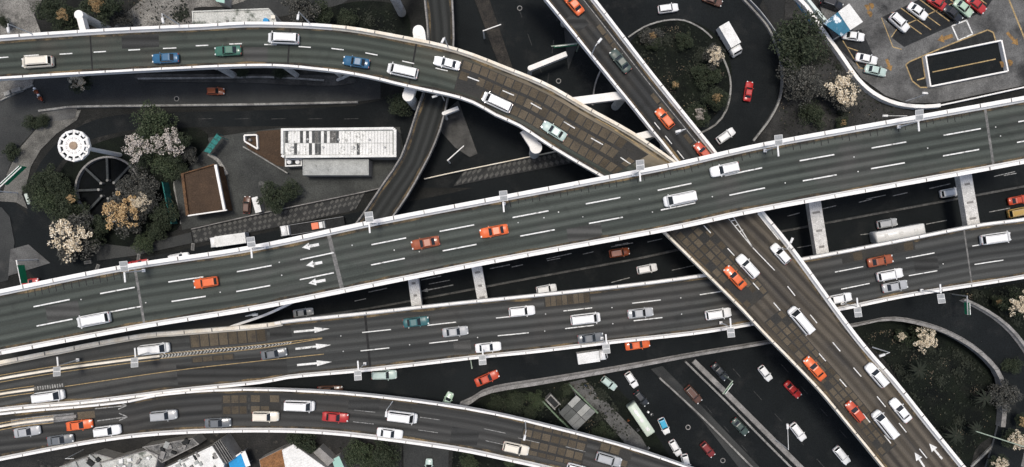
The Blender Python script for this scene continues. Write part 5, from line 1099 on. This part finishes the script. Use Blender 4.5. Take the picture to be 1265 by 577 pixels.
def car_proto(kind):
    L, W, hh, bl, rh, cf, cr, tf, tr = SPEC[kind]; h = L/2; w = W/2; P = []
    st = [(-h, w*.78, .42, bl*.80, .88), (-h+.10, w*.9, .30, bl*.93, .9), (-h+.38, w*.985, .24, bl*.985, .88), (-h+.95, w, .22, bl, .86), (cr*.3, w, .2, bl, .84), (cf, w, .2, bl, .84), (cf+.12, w*.995, .2, hh+.03, .86),
          (h-.75, w*.985, .22, hh-.02, .86), (h-.32, w*.93, .26, hh-.10, .84), (h-.10, w*.82, .30, hh-.2, .82), (h, w*.66, .38, hh-.32, .8)]
    P.append(('body', loft(st).mesh('body', True), 'PAINT', None))
    cw0, cw1 = w*.86, w*.70; zb, zt = bl-.03, rh
    def cab(x0, x1, y0, y1, za, zb_, e=0): return None
    xf0, xr0, xf1, xr1 = cf+.02, cr, tf, tr
    mid = zt-.07
    vs = [(xf0, -cw0, zb), (xf0, cw0, zb), (xr0, cw0, zb), (xr0, -cw0, zb), (xf1+.05, -cw1-.03, mid), (xf1+.05, cw1+.03, mid), (xr1-.05, cw1+.03, mid), (xr1-.05, -cw1-.03, mid),
          (xf1-.12, -cw1+.08, zt), (xf1-.12, cw1-.08, zt), (xr1+.12, cw1-.08, zt), (xr1+.12, -cw1+.08, zt)]
    fs = []
    for b in (0, 4): fs += [(b, b+1, b+5, b+4), (b+1, b+2, b+6, b+5), (b+2, b+3, b+7, b+6), (b+3, b, b+4, b+7)]
    fs += [(8, 9, 10, 11), (3, 2, 1, 0)]
    P.append(('roof', MB().add(vs, fs).mesh('roof', False), 'PAINT', None))
    V = [Vector(v) for v in vs]
    def pane(a, b, c, d_, s0=.06, s1=.06, e=.012):
        a, b, c, d_ = V[a], V[b], V[c], V[d_]; nrm = (b-a).cross(d_-a).normalized(); f = lambda u, v: (a.lerp(b, u)).lerp(d_.lerp(c, u), v)
        q = [f(s0, s1)+nrm*e, f(1-s0, s1)+nrm*e, f(1-s0, 1-s1)+nrm*e, f(s0, 1-s1)+nrm*e]
        return MB().add(q, [(0, 1, 2, 3)])
    P.append(('windshield', pane(0, 1, 5, 4, .06, .05).mesh('windshield'), GLASS, None))
    P.append(('rear_window', pane(2, 3, 7, 6, .08, .10).mesh('rear_window'), GLASS, None))
    P.append(('side_window', pane(1, 2, 6, 5, .07, .14).mesh('side_window'), GLASS, None)); P.append(('side_window', pane(3, 0, 4, 7, .07, .14).mesh('side_window'), GLASS, None))
    tyre = MB().tube((0, -.11, 0), (0, .11, 0), .33, .33, 16).mesh('tyre', False, TYRE); rim = MB().tube((0, -.115, 0), (0, .115, 0), .2, .2, 12).mesh('rim', False, RIM)
    for x in (h-.85, -h+.85):
        for s in (-1, 1): P.append(('wheel', tyre, TYRE, (x, s*(w-.13), .33, rim)))
    for s in (-1, 1):
        P.append(('headlight', MB().box((h-.17, s*w*.62, hh-.19), (.26, .34, .13), s*-.35, .8).mesh('headlight'), LAMPG, None))
        P.append(('tail_light', MB().box((-h+.06, s*w*.70, bl*.80), (.12, .3, .16), 0).mesh('tail_light'), TAILG, None))
        P.append(('mirror', MB().box((cf-.12, s*(w+.07), bl+.05), (.14, .2, .14), 0, .85).mesh('mirror'), 'PAINT', None))
    if kind in ('suv', 'van'):
        for s in (-1, 1): P.append(('roof_rail', MB().box(((tf+tr)/2, s*(cw1-.1), rh+.03), ((tf-tr)*.78, .05, .05)).mesh('roof_rail'), GREYST, None))
    return P
def place_parts(P, t, pm):
    for nm_, me, m, ex in P:
        o = bpy.data.objects.new(nm_, me); col.objects.link(o); o.parent = t
        mm = pm if m == 'PAINT' else m
        if not me.materials: me.materials.append(mm)
        o.material_slots[0].link = 'OBJECT'; o.material_slots[0].material = mm
        if ex:
            o.location = ex[:3]; r = bpy.data.objects.new('rim', ex[3]); col.objects.link(r); r.parent = o
def vehicle(kind, color, loc, rz, label, cat='car', group=None, name=None):
    if kind not in PROTO: PROTO[kind] = car_proto(kind)
    t = thing(name or ('van' if kind == 'van' else 'car'), label, 'van' if kind == 'van' else cat, loc, rz, group)
    place_parts(PROTO[kind], t, PAINTS[color]); return t
def on_deck(rb, kind, color, px, py, sgn, label, group, dyaw=0):
    u, t = rb.ut(px, py); t = min(.93, max(.07, t)); p = rb.at(u, t); tg = rb.tan(u)*sgn
    o = vehicle(kind, color, (p.x, p.y, p.z+.002), math.atan2(tg.y, tg.x)+dyaw, label, group=group); o.scale = (1.2, 1.13, 1.1); return o
def on_ground(kind, color, px, py, ang, label, group=None):
    p = Q(px, py, .5); return vehicle(kind, color, (p.x, p.y, ground_z(p.x, p.y)+.004), math.radians(ang), label, group=group)
G = 'cars on the highest overpass'
for k, c, x, y, lb in [('sedan', 'orange', 608, 286, 'bright orange sedan in the middle lane of the highest overpass near its centre'), ('sedan', 'dorange', 527, 300, 'dull brown-orange sedan left of the bright orange one on the highest overpass'), ('hatchback', 'orange', 255, 349, 'orange hatchback on the left part of the highest overpass'),
    ('van', 'white', 838, 246, 'white van in the middle lane above the diagonal junction'), ('suv', 'white', 893, 210, 'white car in the upper lane above the diagonal junction'), ('van', 'white', 120, 394, 'white van in the lower lane at the left end of the highest overpass')]: on_deck(M, k, c, x, y, -1, lb, G)
G = 'cars on the curved overpass'
for k, c, x, y, lb in [('van', 'cream', 48, 78, 'pale van on the curved overpass at the left edge'), ('sedan', 'blue', 208, 73, 'blue car on the left half of the curved overpass'), ('sedan', 'green', 283, 64, 'green car on the curved overpass below the mossy roof'), ('van', 'white', 351, 49, 'white van in the upper lane of the curved overpass near the slim lamp'), ('sedan', 'blue', 443, 78, 'blue car on the curved overpass beside two white vans'),
    ('van', 'white', 498, 89, 'white van in the lower lane of the curved overpass left of the narrow ramp'), ('sedan', 'white', 552, 79, 'white sedan in the upper lane of the curved overpass above the narrow ramp'), ('van', 'white', 613, 127, 'white van in the lower lane of the curved overpass among the painted light patches'), ('sedan', 'mint', 685, 163, 'pale mint car on the curved overpass approaching the junction')]: on_deck(C, k, c, x, y, -1, lb, G)
G = 'cars on the diagonal overpasses'
for k, c, x, y, lb in [('sedan', 'orange', 707, 5, 'orange car at the top end of the straight diagonal overpass'), ('sedan', 'dgreen', 766, 77, 'dark green car on the straight diagonal overpass beside the slim lamp'), ('hatchback', 'orange', 820, 147, 'orange car on the straight diagonal overpass just above the junction'), ('hatchback', 'redorange', 866, 187, 'red-orange car half hidden where the diagonal overpass goes under the highest one')]: on_deck(D, k, c, x, y, -1, lb, G)
for k, c, x, y, lb in [('sedan', 'orange', 906, 342, 'uppermost orange car on the wide diagonal overpass'), ('suv', 'white', 921, 328, 'white car beside the uppermost orange car on the wide diagonal overpass'), ('hatchback', 'white', 963, 314, 'white car against the right parapet just below the highest overpass'), ('van', 'white', 986, 394, 'white van in the middle of the wide diagonal overpass'),
    ('sedan', 'orange', 1004, 454, 'middle orange car on the wide diagonal overpass'), ('hatchback', 'redorange', 1053, 506, 'lowest red-orange car on the wide diagonal overpass'), ('suv', 'white', 1079, 461, 'white car in the right lane beside the slim lamp of the wide diagonal overpass'), ('sedan', 'white', 1110, 506, 'white sedan in the right lane low on the wide diagonal overpass'), ('van', 'white', 1090, 523, 'white van right of the lowest red-orange car')]: on_deck(CDr, k, c, x, y, -1, lb, G)
G = 'cars on the lower overpass'
for k, c, x, y, lb in [('sedan', 'teal', 515, 397, 'dark teal car on the lower overpass right of the arrows'), ('sedan', 'silver', 562, 409, 'silver car in the middle lane of the lower overpass right of the teal one'), ('suv', 'white', 643, 384, 'white car in the upper lane of the lower overpass below the second crossbeam'), ('sedan', 'white', 605, 428, 'white car in the lower lane of the lower overpass beside a solar lamp'), ('van', 'white', 723, 393, 'white van in the middle lane of the lower overpass at its centre'),
    ('sedan', 'silver', 791, 386, 'pale silver car ahead of the white van on the lower overpass'), ('suv', 'white', 886, 387, 'white car on the lower overpass about to pass under the diagonal overpass'), ('sedan', 'grey', 727, 417, 'grey car in the lower lane of the lower overpass below the white van'), ('sedan', 'dorange', 1085, 322, 'orange-brown car in the upper lane of the lower overpass right of the junction'),
    ('suv', 'white', 1097, 339, 'white car in the middle lane right of the junction'), ('sedan', 'silver', 1105, 353, 'silver car below the white one right of the junction'), ('hatchback', 'white', 1037, 368, 'white car partly hidden at the right side of the wide diagonal overpass'), ('van', 'white', 1228, 294, 'white van in the upper lane at the right end of the lower overpass'),
    ('van', 'white', 194, 430, 'white van behind the chevron strip on the left of the lower overpass'), ('van', 'white', 66, 488, 'white van beside the short cream barrier at the left edge'), ('sedan', 'grey', 340, 436, 'grey car just behind the middle right-pointing arrow')]: on_deck(L_, k, c, x, y, 1, lb, G)
G = 'cars on the bottom overpass'
for k, c, x, y, lb in [('sedan', 'orange', 99, 524, 'orange car on the bottom overpass at the left'), ('suv', 'white', 134, 531, 'white car just right of the orange car on the bottom overpass'), ('sedan', 'silver', 36, 532, 'silver car left of the orange car on the bottom overpass'), ('sedan', 'grey', 76, 542, 'dark grey car near the lower parapet at the left of the bottom overpass'), ('suv', 'silver', 203, 512, 'silver car alone on the bottom overpass above the white roof'),
    ('sedan', 'grey', 270, 521, 'grey car on the bottom overpass near the first painted light patches'), ('suv', 'cream', 331, 513, 'cream car among the first painted light patches of the bottom overpass'), ('van', 'white', 374, 500, 'white van in the upper lane of the bottom overpass ahead of the red car'), ('sedan', 'red', 415, 514, 'red car on the bottom overpass'), ('van', 'white', 500, 514, 'white van under the bending slim lamp of the bottom overpass'), ('sedan', 'white', 483, 534, 'white sedan in the lowest lane of the bottom overpass'),
    ('suv', 'cream', 636, 552, 'cream car on the bottom overpass left of the large painted light patches'), ('suv', 'silver', 752, 566, 'silver car low on the bottom overpass near the bottom edge'), ('hatchback', 'white', 712, 578, 'white car cut by the bottom edge below the painted light patches')]: on_deck(B, k, c, x, y, 1, lb, G)
G = 'cars on the low side ramp'
for k, c, x, y, s, lb in [('suv', 'mint', 477, 462, 1, 'pale car on the side ramp beside the first lower solar lamp'), ('sedan', 'redorange', 601, 466, 1, 'red-orange car on the side ramp near the grey parapet bend'), ('sedan', 'orange', 787, 425, 1, 'orange car squeezed along the edge of the lower overpass on the side ramp'), ('sedan', 'brown', 408, 481, 1, 'dark brown car in the dark gap between the lower and bottom overpasses')]: on_deck(F, k, c, x, y, s, lb, G, .12 if x == 601 else 0)
G = 'cars on the sunken expressway'
for k, c, x, y, a, lb in [('sedan', 'silver', 375, 386, 8, 'pale car on the sunken expressway beside the wedge ramp'), ('suv', 'white', 675, 357, 10, 'white car tucked against the lower overpass on the sunken expressway'), ('suv', 'white', 799, 332, 11, 'white car on the sunken expressway left of the diagonal overpass'), ('suv', 'dorange', 765, 312, 9, 'dull orange car on the sunken expressway under the highest overpass edge'), ('suv', 'silver', 1095, 276, 10, 'silver car above the long white bus on the expressway'),
    ('suv', 'white', 1173, 238, 10, 'white car half under the rightmost crossbeam'), ('sedan', 'redorange', 1257, 247, 11, 'red-orange car at the right edge of the sunken expressway'), ('van', 'gold', 1258, 262, 11, 'golden van at the right edge beside the lower overpass')]: on_ground(k, c, x, y, a, lb, G)
G = 'cars on the loop road'
for k, c, x, y, a, lb in [('suv', 'white', 825, 11, 8, 'white car at the top of the loop road'), ('sedan', 'brown', 880, 1, -20, 'brown-red car at the top edge of the loop road'), ('sedan', 'red', 924, 113, 80, 'red car with pale sides on the right of the loop road'), ('suv', 'white', 896, 168, 35, 'white car at the bottom of the loop road')]: on_ground(k, c, x, y, a, lb, G)
G = 'cars on the streets below'
for k, c, x, y, a, lb in [('hatchback', 'red', 38, 349, 10, 'small red hatchback beside the green sign at the left edge'), ('hatchback', 'dorange', 267, 113, 0, 'orange car on the grey street below the curved overpass'), ('sedan', 'red', 172, 326, 10, 'red car half hidden by the upper edge of the highest overpass'), ('suv', 'white', 222, 318, 10, 'white car half hidden behind the highest overpass near the white truck'), ('hatchback', 'brown', 306, 253, 88, 'rusty brown car parked in the yard near the dark tree'),
    ('hatchback', 'mint', 752, 473, -38, 'pale mint taxi at the upper left of the bus street'), ('hatchback', 'white', 780, 469, -57, 'small white car at the top of the bus street'), ('hatchback', 'dark', 792, 492, -50, 'dark car behind the long pale bus'), ('hatchback', 'cyan', 820, 526, -66, 'white and blue small car right of the bus'), ('hatchback', 'white', 834, 553, -60, 'white hatchback low in the bus street'), ('hatchback', 'white', 847, 571, -76, 'white car at the bottom edge of the bus street'),
    ('suv', 'brown', 856, 487, -48, 'brown van-like car under the pale green sign arm'), ('sedan', 'dgreen', 914, 527, -46, 'dark green car beside the pale street barrier'), ('sedan', 'dark', 889, 459, -48, 'black car at the top of the wide dark street'), ('hatchback', 'dred', 874, 555, -50, 'dark orange-red car in the bottom street'), ('hatchback', 'white', 945, 461, -52, 'small white car ahead of the red car in the wide dark street'), ('sedan', 'red', 979, 481, -45, 'red car in the wide dark street left of the wide diagonal overpass'),
    ('suv', 'white', 985, 533, -52, 'white car under the grey lamp arm in the wide dark street'), ('suv', 'white', 1039, 562, -50, 'white car near the bottom edge of the wide dark street'), ('hatchback', 'pgreen', 553, 494, 65, 'pale green taxi beside the upper parapet of the bottom overpass'), ('hatchback', 'mint', 530, 577, 88, 'pale car in the small street at the bottom edge')]: on_ground(k, c, x, y, a, lb, G)
p = Q(553, 494, ZF); 
for o in bpy.data.objects:
    if o.get('label') == 'pale green taxi beside the upper parapet of the bottom overpass': o.location = (p.x, p.y, ZF+.003)
G = 'cars parked in the lot'
for k, c, x, y, a, lb in [('sedan', 'white', 1053, 45.5, -8, 'white sedan parked beside the blue canopy'), ('sedan', 'white', 1069, 73.5, -12, 'white sedan parked in the middle along the white wall'), ('sedan', 'mint', 1080, 88, -13, 'grey-green sedan parked lowest along the white wall'), ('suv', 'white', 1109, 29, -42, 'white car with dark roof stripes leftmost in the bay rows'), ('sedan', 'white', 1132, 15, -36, 'white sedan second from the left in the bay rows'),
    ('sedan', 'red', 1157, 5, -33, 'red car third in the bay rows at the top edge'), ('sedan', 'black', 1175, 18, -38, 'black car beside the pale green one in the bay rows'), ('sedan', 'pgreen', 1188, 11, -38, 'pale green car between the black and red cars'), ('sedan', 'red', 1204, 7, -37, 'bright red car rightmost in the bay rows'), ('suv', 'black', 1026, 6, -20, 'black car at the top edge left of the blue canopy')]:
    o = on_ground(k, c, x, y, a, lb, G); o.scale = (1.1, 1.1, 1.1)

# ---- trucks and buses
def wheels(t, xs, w, r=.45):
    ty = MB().tube((0, -.16, 0), (0, .16, 0), r, r, 16).mesh('tyre', False, TYRE); rm = MB().tube((0, -.165, 0), (0, .165, 0), r*.55, r*.55, 12).mesh('rim', False, RIM)
    for x in xs:
        for s in (-1, 1):
            o = link('wheel', ty, t); o.location = (x, s*(w-.16), r); link('rim', rm, o)
def truck(loc, rz, L, W, hbox, color, boxm, label, flat=False, load=None):
    t = thing('truck', label, 'truck', loc, rz); h = L/2; cabL = 1.9
    st = [(h-cabL, W/2, .5, 2.35, .9), (h-.7, W/2, .5, 2.4, .88), (h-.35, W/2*.97, .5, 1.9, .86), (h-.08, W/2*.92, .5, 1.35, .85), (h, W/2*.84, .55, 1.1, .8)]
    loft(st).build('cab', PAINTS[color], t, True)
    MB().add([(h-.33, -W*.40, 1.96), (h-.33, W*.40, 1.96), (h-.70, W*.39, 2.40), (h-.70, -W*.39, 2.40)], [(0, 1, 2, 3)]).build('windshield', GLASS, t)
    MB().box(((-h+h-cabL-.1)/2, 0, .68), (L-cabL-.1, W*.7, .3)).build('chassis', BLACKP, t)
    wheels(t, (h-.95, -h+1.3, -h+2.3) if L > 7.5 else (h-.95, -h+1.3), W/2)
    cx = (-h+(h-cabL-.15))/2; bl_ = 2*h-cabL-.15
    if flat:
        MB().box((cx, 0, .95), (bl_, W, .22)).build('bed', DROOF, t)
        for s in (-1, 1): MB().box((cx, s*(W/2-.04), 1.15), (bl_, .07, .5)).build('side_rail', GREYST, t)
        MB().box((h-cabL-.35, 0, 1.6), (.35, W*.9, 1.3)).build('headboard', STEEL, t)
    else:
        b = MB().box((cx, 0, (.84+hbox)/2), (bl_, W*1.03, hbox-.84)).build('cargo_box', boxm, t)
        MB().box((-h+.03, 0, hbox*.5+.42), (.08, W*.95, hbox-.9)).build('rear_door', GREYST, t)
        for k in range(6): MB().box((cx-bl_/2+bl_*(k+.5)/6, 0, hbox+.012), (.07, W*1.0, .025)).build('roof_rib', STEEL, b)
    for s in (-1, 1): MB().box((h-.55, s*(W/2+.14), 1.75), (.12, .22, .35)).build('mirror', BLACKP, t); MB().box((h-.02, s*W*.34, .85), (.1, .3, .2)).build('headlight', LAMPG, t)
    return t
p = Q(279.5, 297, 2.8); truck((p.x, p.y, ground_z(p.x, p.y)+.004), math.radians(188), 9.0, 2.35, 3.0, 'white', WROOF, 'white box truck in the dark street above the highest overpass')
p = Q(904, 48, 2.8); truck((p.x, p.y, ground_z(p.x, p.y)+.004), math.radians(-60), 7.6, 2.5, 3.1, 'white', WROOF, 'white box truck on the right of the loop road')
p = Q(732, 440, ZF+2); tg = F.tan(F.ut(732, 440)[0]); truck((p.x, p.y, ZF+.005), math.atan2(tg.y, tg.x), 6.9, 2.3, 3.0, 'white', WROOF, 'white box truck on the side ramp under the third lower solar lamp')
p = Q(385, 280, 1.5); gz = ground_z(p.x, p.y)+.004; ft = truck((p.x, p.y, gz), math.radians(189), 15.0, 2.4, 2, 'white', None, 'long flatbed truck with white cab in the dark street above the highest overpass', True)
Lc = Vector((p.x, p.y, gz)); ca, sa = math.cos(math.radians(189)), math.sin(math.radians(189))
def loc2(x, y, z): return Lc+Vector((x*ca-y*sa, x*sa+y*ca, z))
t = thing('load', 'orange machine load standing on the flatbed truck', 'machine', loc2(-1.0, 0, 1.065), math.radians(189))
MB().box((0, 0, .6), (1.7, 1.6, 1.2), 0, .92).build('hood', PAINTS['orange'], t); MB().box((-1.3, 0, .5), (.8, 1.4, 1.0)).build('engine', STEEL, t); MB().box((-1.95, 0, .35), (.5, 1.9, .7), 0, .8).build('counterweight', GREYST, t)
for s in (-1, 1): MB().box((-.6, s*.93, .22), (2.2, .22, .44)).build('track', BLACKP, t)
def bus(loc, rz, L, W, Hh, pm, label):
    t = thing('bus', label, 'bus', loc, rz); h = L/2
    st = [(-h, W/2*.9, .4, Hh-.2, .86), (-h+.2, W/2, .35, Hh, .9), (h-.5, W/2, .35, Hh, .9), (h-.12, W/2*.96, .35, Hh-.25, .88), (h, W/2*.9, .4, 1.9, .86)]
    loft(st).build('body', pm, t, True)
    MB().add([(h-.02, -W*.42, 1.95), (h-.02, W*.42, 1.95), (h-.13, W*.41, Hh-.3), (h-.13, -W*.41, Hh-.3)], [(0, 1, 2, 3)]).build('windshield', GLASS, t)
    n = int(L/1.3)
    for s in (-1, 1):
        for k in range(n): MB().box((-h+.7+k*(L-1.4)/n+.5, s*(W/2+.003), Hh*.62), ((L-1.4)/n-.12, .02, .75)).build('side_window', GLASS, t)
    for k in range(3): MB().box((-h+L*(k+.7)/3.4, 0, Hh+.03), (1.0, .8, .1), 0, .85).build('roof_hatch', STEEL, t)
    wheels(t, (h-1.6, -h+1.6), W/2, .48); return t
p = Q(792.5, 519, 3); bus((p.x, p.y, ground_z(p.x, p.y)+.004), math.radians(-56), 8.2, 2.3, 3.0, paint('paint_busgreen', (.62, .70, .58)), 'long pale green bus in the street below the side ramp')
p = Q(1113, 288, 3); bus((p.x, p.y, ground_z(p.x, p.y)+.004), math.radians(10.5), 11.5, 2.6, 3.2, PAINTS['white'], 'long white bus on the sunken expressway beside the lower overpass')
for o in bpy.data.objects:   # white small car with a blue roof
    if o.get('label', '').startswith('white and blue small car'):
        for ch in o.children:
            if ch.name.startswith(('body', 'mirror')): ch.material_slots[0].material = PAINTS['white']
# ---- motorbikes with riders
def person_mesh(seat=False):
    """one continuous skinned body"""
    J = [(0, 0, .95), (0, 0, 1.2), (0, 0, 1.42), (0, 0, 1.53), (.02, 0, 1.66), (.02, 0, 1.74)]
    Rr = [.15, .14, .15, .06, .10, .07]
    E_ = [(0, 1), (1, 2), (2, 3), (3, 4), (4, 5)]
    for s in (-1, 1):
        n = len(J)
        if seat: leg = [(.05, s*.12, .9), (.42, s*.2, .85), (.3, s*.2, .45), (.42, s*.2, .38)]; arm = [(0, s*.2, 1.4), (.15, s*.3, 1.15), (.48, s*.3, 1.1), (.56, s*.28, 1.1)]
        else: leg = [(0, s*.1, .88), (.05*s, s*.11, .48), (-.04*s, s*.11, .08), (.12-.04*s, s*.11, .05)]; arm = [(0, s*.2, 1.4), (.02*s, s*.27, 1.12), (.12, s*.27, .9), (.16, s*.26, .82)]
        J += leg+arm; Rr += [.1, .07, .05, .045]+[.07, .05, .04, .035]
        E_ += [(0, n), (n, n+1), (n+1, n+2), (n+2, n+3), (2, n+4), (n+4, n+5), (n+5, n+6), (n+6, n+7)]
    me = bpy.data.meshes.new('body'); me.from_pydata(J, E_, []); me.update()
    ob = bpy.data.objects.new('tmp', me); col.objects.link(ob); md = ob.modifiers.new('s', 'SKIN'); sv = me.skin_vertices[0].data
    for i, r in enumerate(Rr): sv[i].radius = (r, r)
    sv[0].use_root = True; ob.modifiers.new('d', 'SUBSURF').levels = 1
    dg = bpy.context.evaluated_depsgraph_get(); m2 = bpy.data.meshes.new_from_object(ob.evaluated_get(dg)); bpy.data.objects.remove(ob)
    for p_ in m2.polygons: p_.use_smooth = True
    m2.materials.clear(); return m2
PM = person_mesh(); PS = person_mesh(True)
HAIR = mat('hair', (.012, .01, .009), (.02, .016, .013), scale=8, fine=.1)
def person(me, loc, rz, m, label, helmet=None):
    t = thing('person', label, 'person', loc, rz); b = link('body', me.copy(), t); b.data.materials.append(m)
    mb = MB(); n = 10
    for i in range(5):
        a = PI/2*i/4; mb.v += [(.02-.015+.115*math.cos(a)*math.cos(2*PI*k/n), .115*math.cos(a)*math.sin(2*PI*k/n), 1.68+.12*math.sin(a)) for k in range(n)]
    for i in range(4):
        for k in range(n): mb.f.append((i*n+k, i*n+(k+1) % n, (i+1)*n+(k+1) % n, (i+1)*n+k))
    mb.build('helmet' if helmet else 'hair', helmet or HAIR, t, True); return t
CL = {k: mat('cloth_'+k, c, None, scale=6, fine=.15) for k, c in dict(white=(.62, .62, .6), orange=(.42, .14, .05), dark=(.03, .03, .035), blue=(.06, .09, .16), grey=(.2, .2, .2)).items()}
def motorbike(px, py, ang, pm, cloth, label, plabel):
    p = Q(px, py, .6); gz = ground_z(p.x, p.y)+.003; rz = math.radians(ang); t = thing('motorbike', label, 'motorbike', (p.x, p.y, gz), rz)
    for x in (-.65, .65): 
        w_ = MB().tube((x, -.06, .3), (x, .06, .3), .3, .3, 16).build('wheel', TYRE, t); MB().tube((x, -.065, .3), (x, .065, .3), .17, .17, 10).build('rim', RIM, w_)
    loft([(-.8, .10, .5, .72, .8), (-.3, .17, .35, .78, .8), (.15, .2, .35, .92, .7), (.45, .14, .45, .95, .7), (.62, .08, .6, .9, .7)]).build('body', PAINTS[pm], t, True)
    MB().box((-.3, 0, .8), (.75, .3, .1), 0, .85).build('seat', BLACKP, t); MB().tube((.42, -.36, 1.05), (.42, .36, 1.05), .025, .025, 6).build('handlebar', BLACKP, t); MB().tube((.65, 0, .3), (.42, 0, 1.05), .05, .05, 6).build('fork', GREYST, t); MB().box((-.85, 0, .95), (.45, .45, .4), 0, .9).build('top_box', PAINTS['white'] if pm != 'white' else BLACKP, t)
    person(PS, (p.x-.18*math.cos(rz), p.y-.18*math.sin(rz), gz-.04), rz, CL[cloth], plabel, PAINTS['white'])
motorbike(804, 511, -35, 'dark', 'grey', 'small dark motorbike between the dark car and the blue one', 'rider in grey on the small dark motorbike')
motorbike(46, 114, -65, 'redorange', 'orange', 'upper orange motorbike on the grey street at the far left', 'rider in orange on the upper motorbike at the far left')
motorbike(51, 122, -65, 'redorange', 'orange', 'lower orange motorbike on the grey street at the far left', 'rider in orange on the lower motorbike at the far left')
for x, y, a, c, lb in ((735, 486, 30, 'white', 'person in white standing on the pavement above the pavilion'), (741, 502, 200, 'dark', 'person in dark clothes standing at the pavilion corner'), (776, 519, -60, 'orange', 'person in orange on the pavement beside the bus'), (788, 531, 120, 'grey', 'person in grey on the pavement near the bus rear'), (801, 553, -50, 'white', 'person in white walking low on the pavement beside the bus street'), (723, 476, 80, 'blue', 'person in blue on the pavement under the side ramp'), (748, 510, -40, 'grey', 'person in grey just right of the pavilion railing')):
    p = Q(x, y, .9); person(PM, (p.x, p.y, ground_z(p.x, p.y)-.01), math.radians(a), CL[c], lb)
# ---- small street objects
for x, y, a, lb in ((108, 324, 8, 'pale slab lying in the dark street below the cream tree'), (120, 331, 70, 'pale slab lying upright against the highest overpass at the left'), (238, 305, 85, 'pale slab in the dark street left of the white truck'), (171, 318, 85, 'pale slab in the dark street above the red car')):
    p = Q(x, y, .3); t = thing('concrete_slab', lb, 'slab', (p.x, p.y, ground_z(p.x, p.y)+.002), math.radians(a), 'pale slabs in the dark street'); MB().box((0, 0, .14), (1.7, .75, .28), 0, .95).build('block', KERB, t); MB().box((0, 0, .3), (1.4, .5, .05)).build('cover', PAVE, t)
p = Q(41, 246, .5); t = thing('signboard', 'small pale tilted board at the left edge of the garden', 'board', (p.x, p.y, ground_z(p.x, p.y)), math.radians(-70)); MB().box((0, 0, 2.2), (2.6, .8, .15), 0, .9).build('board', paint('paint_paleboard', (.5, .56, .5), .6), t)
for s in (-1, 1): MB().tube((s*.9, 0, 0), (s*.9, 0, 2.15), .06, .06, 6).build('post', GREYST, t)
p = Q(317, 253, 2.5); t = thing('white_cabin', 'narrow white cabin beside the rusty brown car', 'cabin', (p.x, p.y, .1), math.radians(-75)); MB().box((0, 0, 1.2), (3.4, 1.2, 2.4)).build('wall', WALLM, t); MB().box((0, 0, 2.45), (3.6, 1.4, .12)).build('roof', WROOF, t)
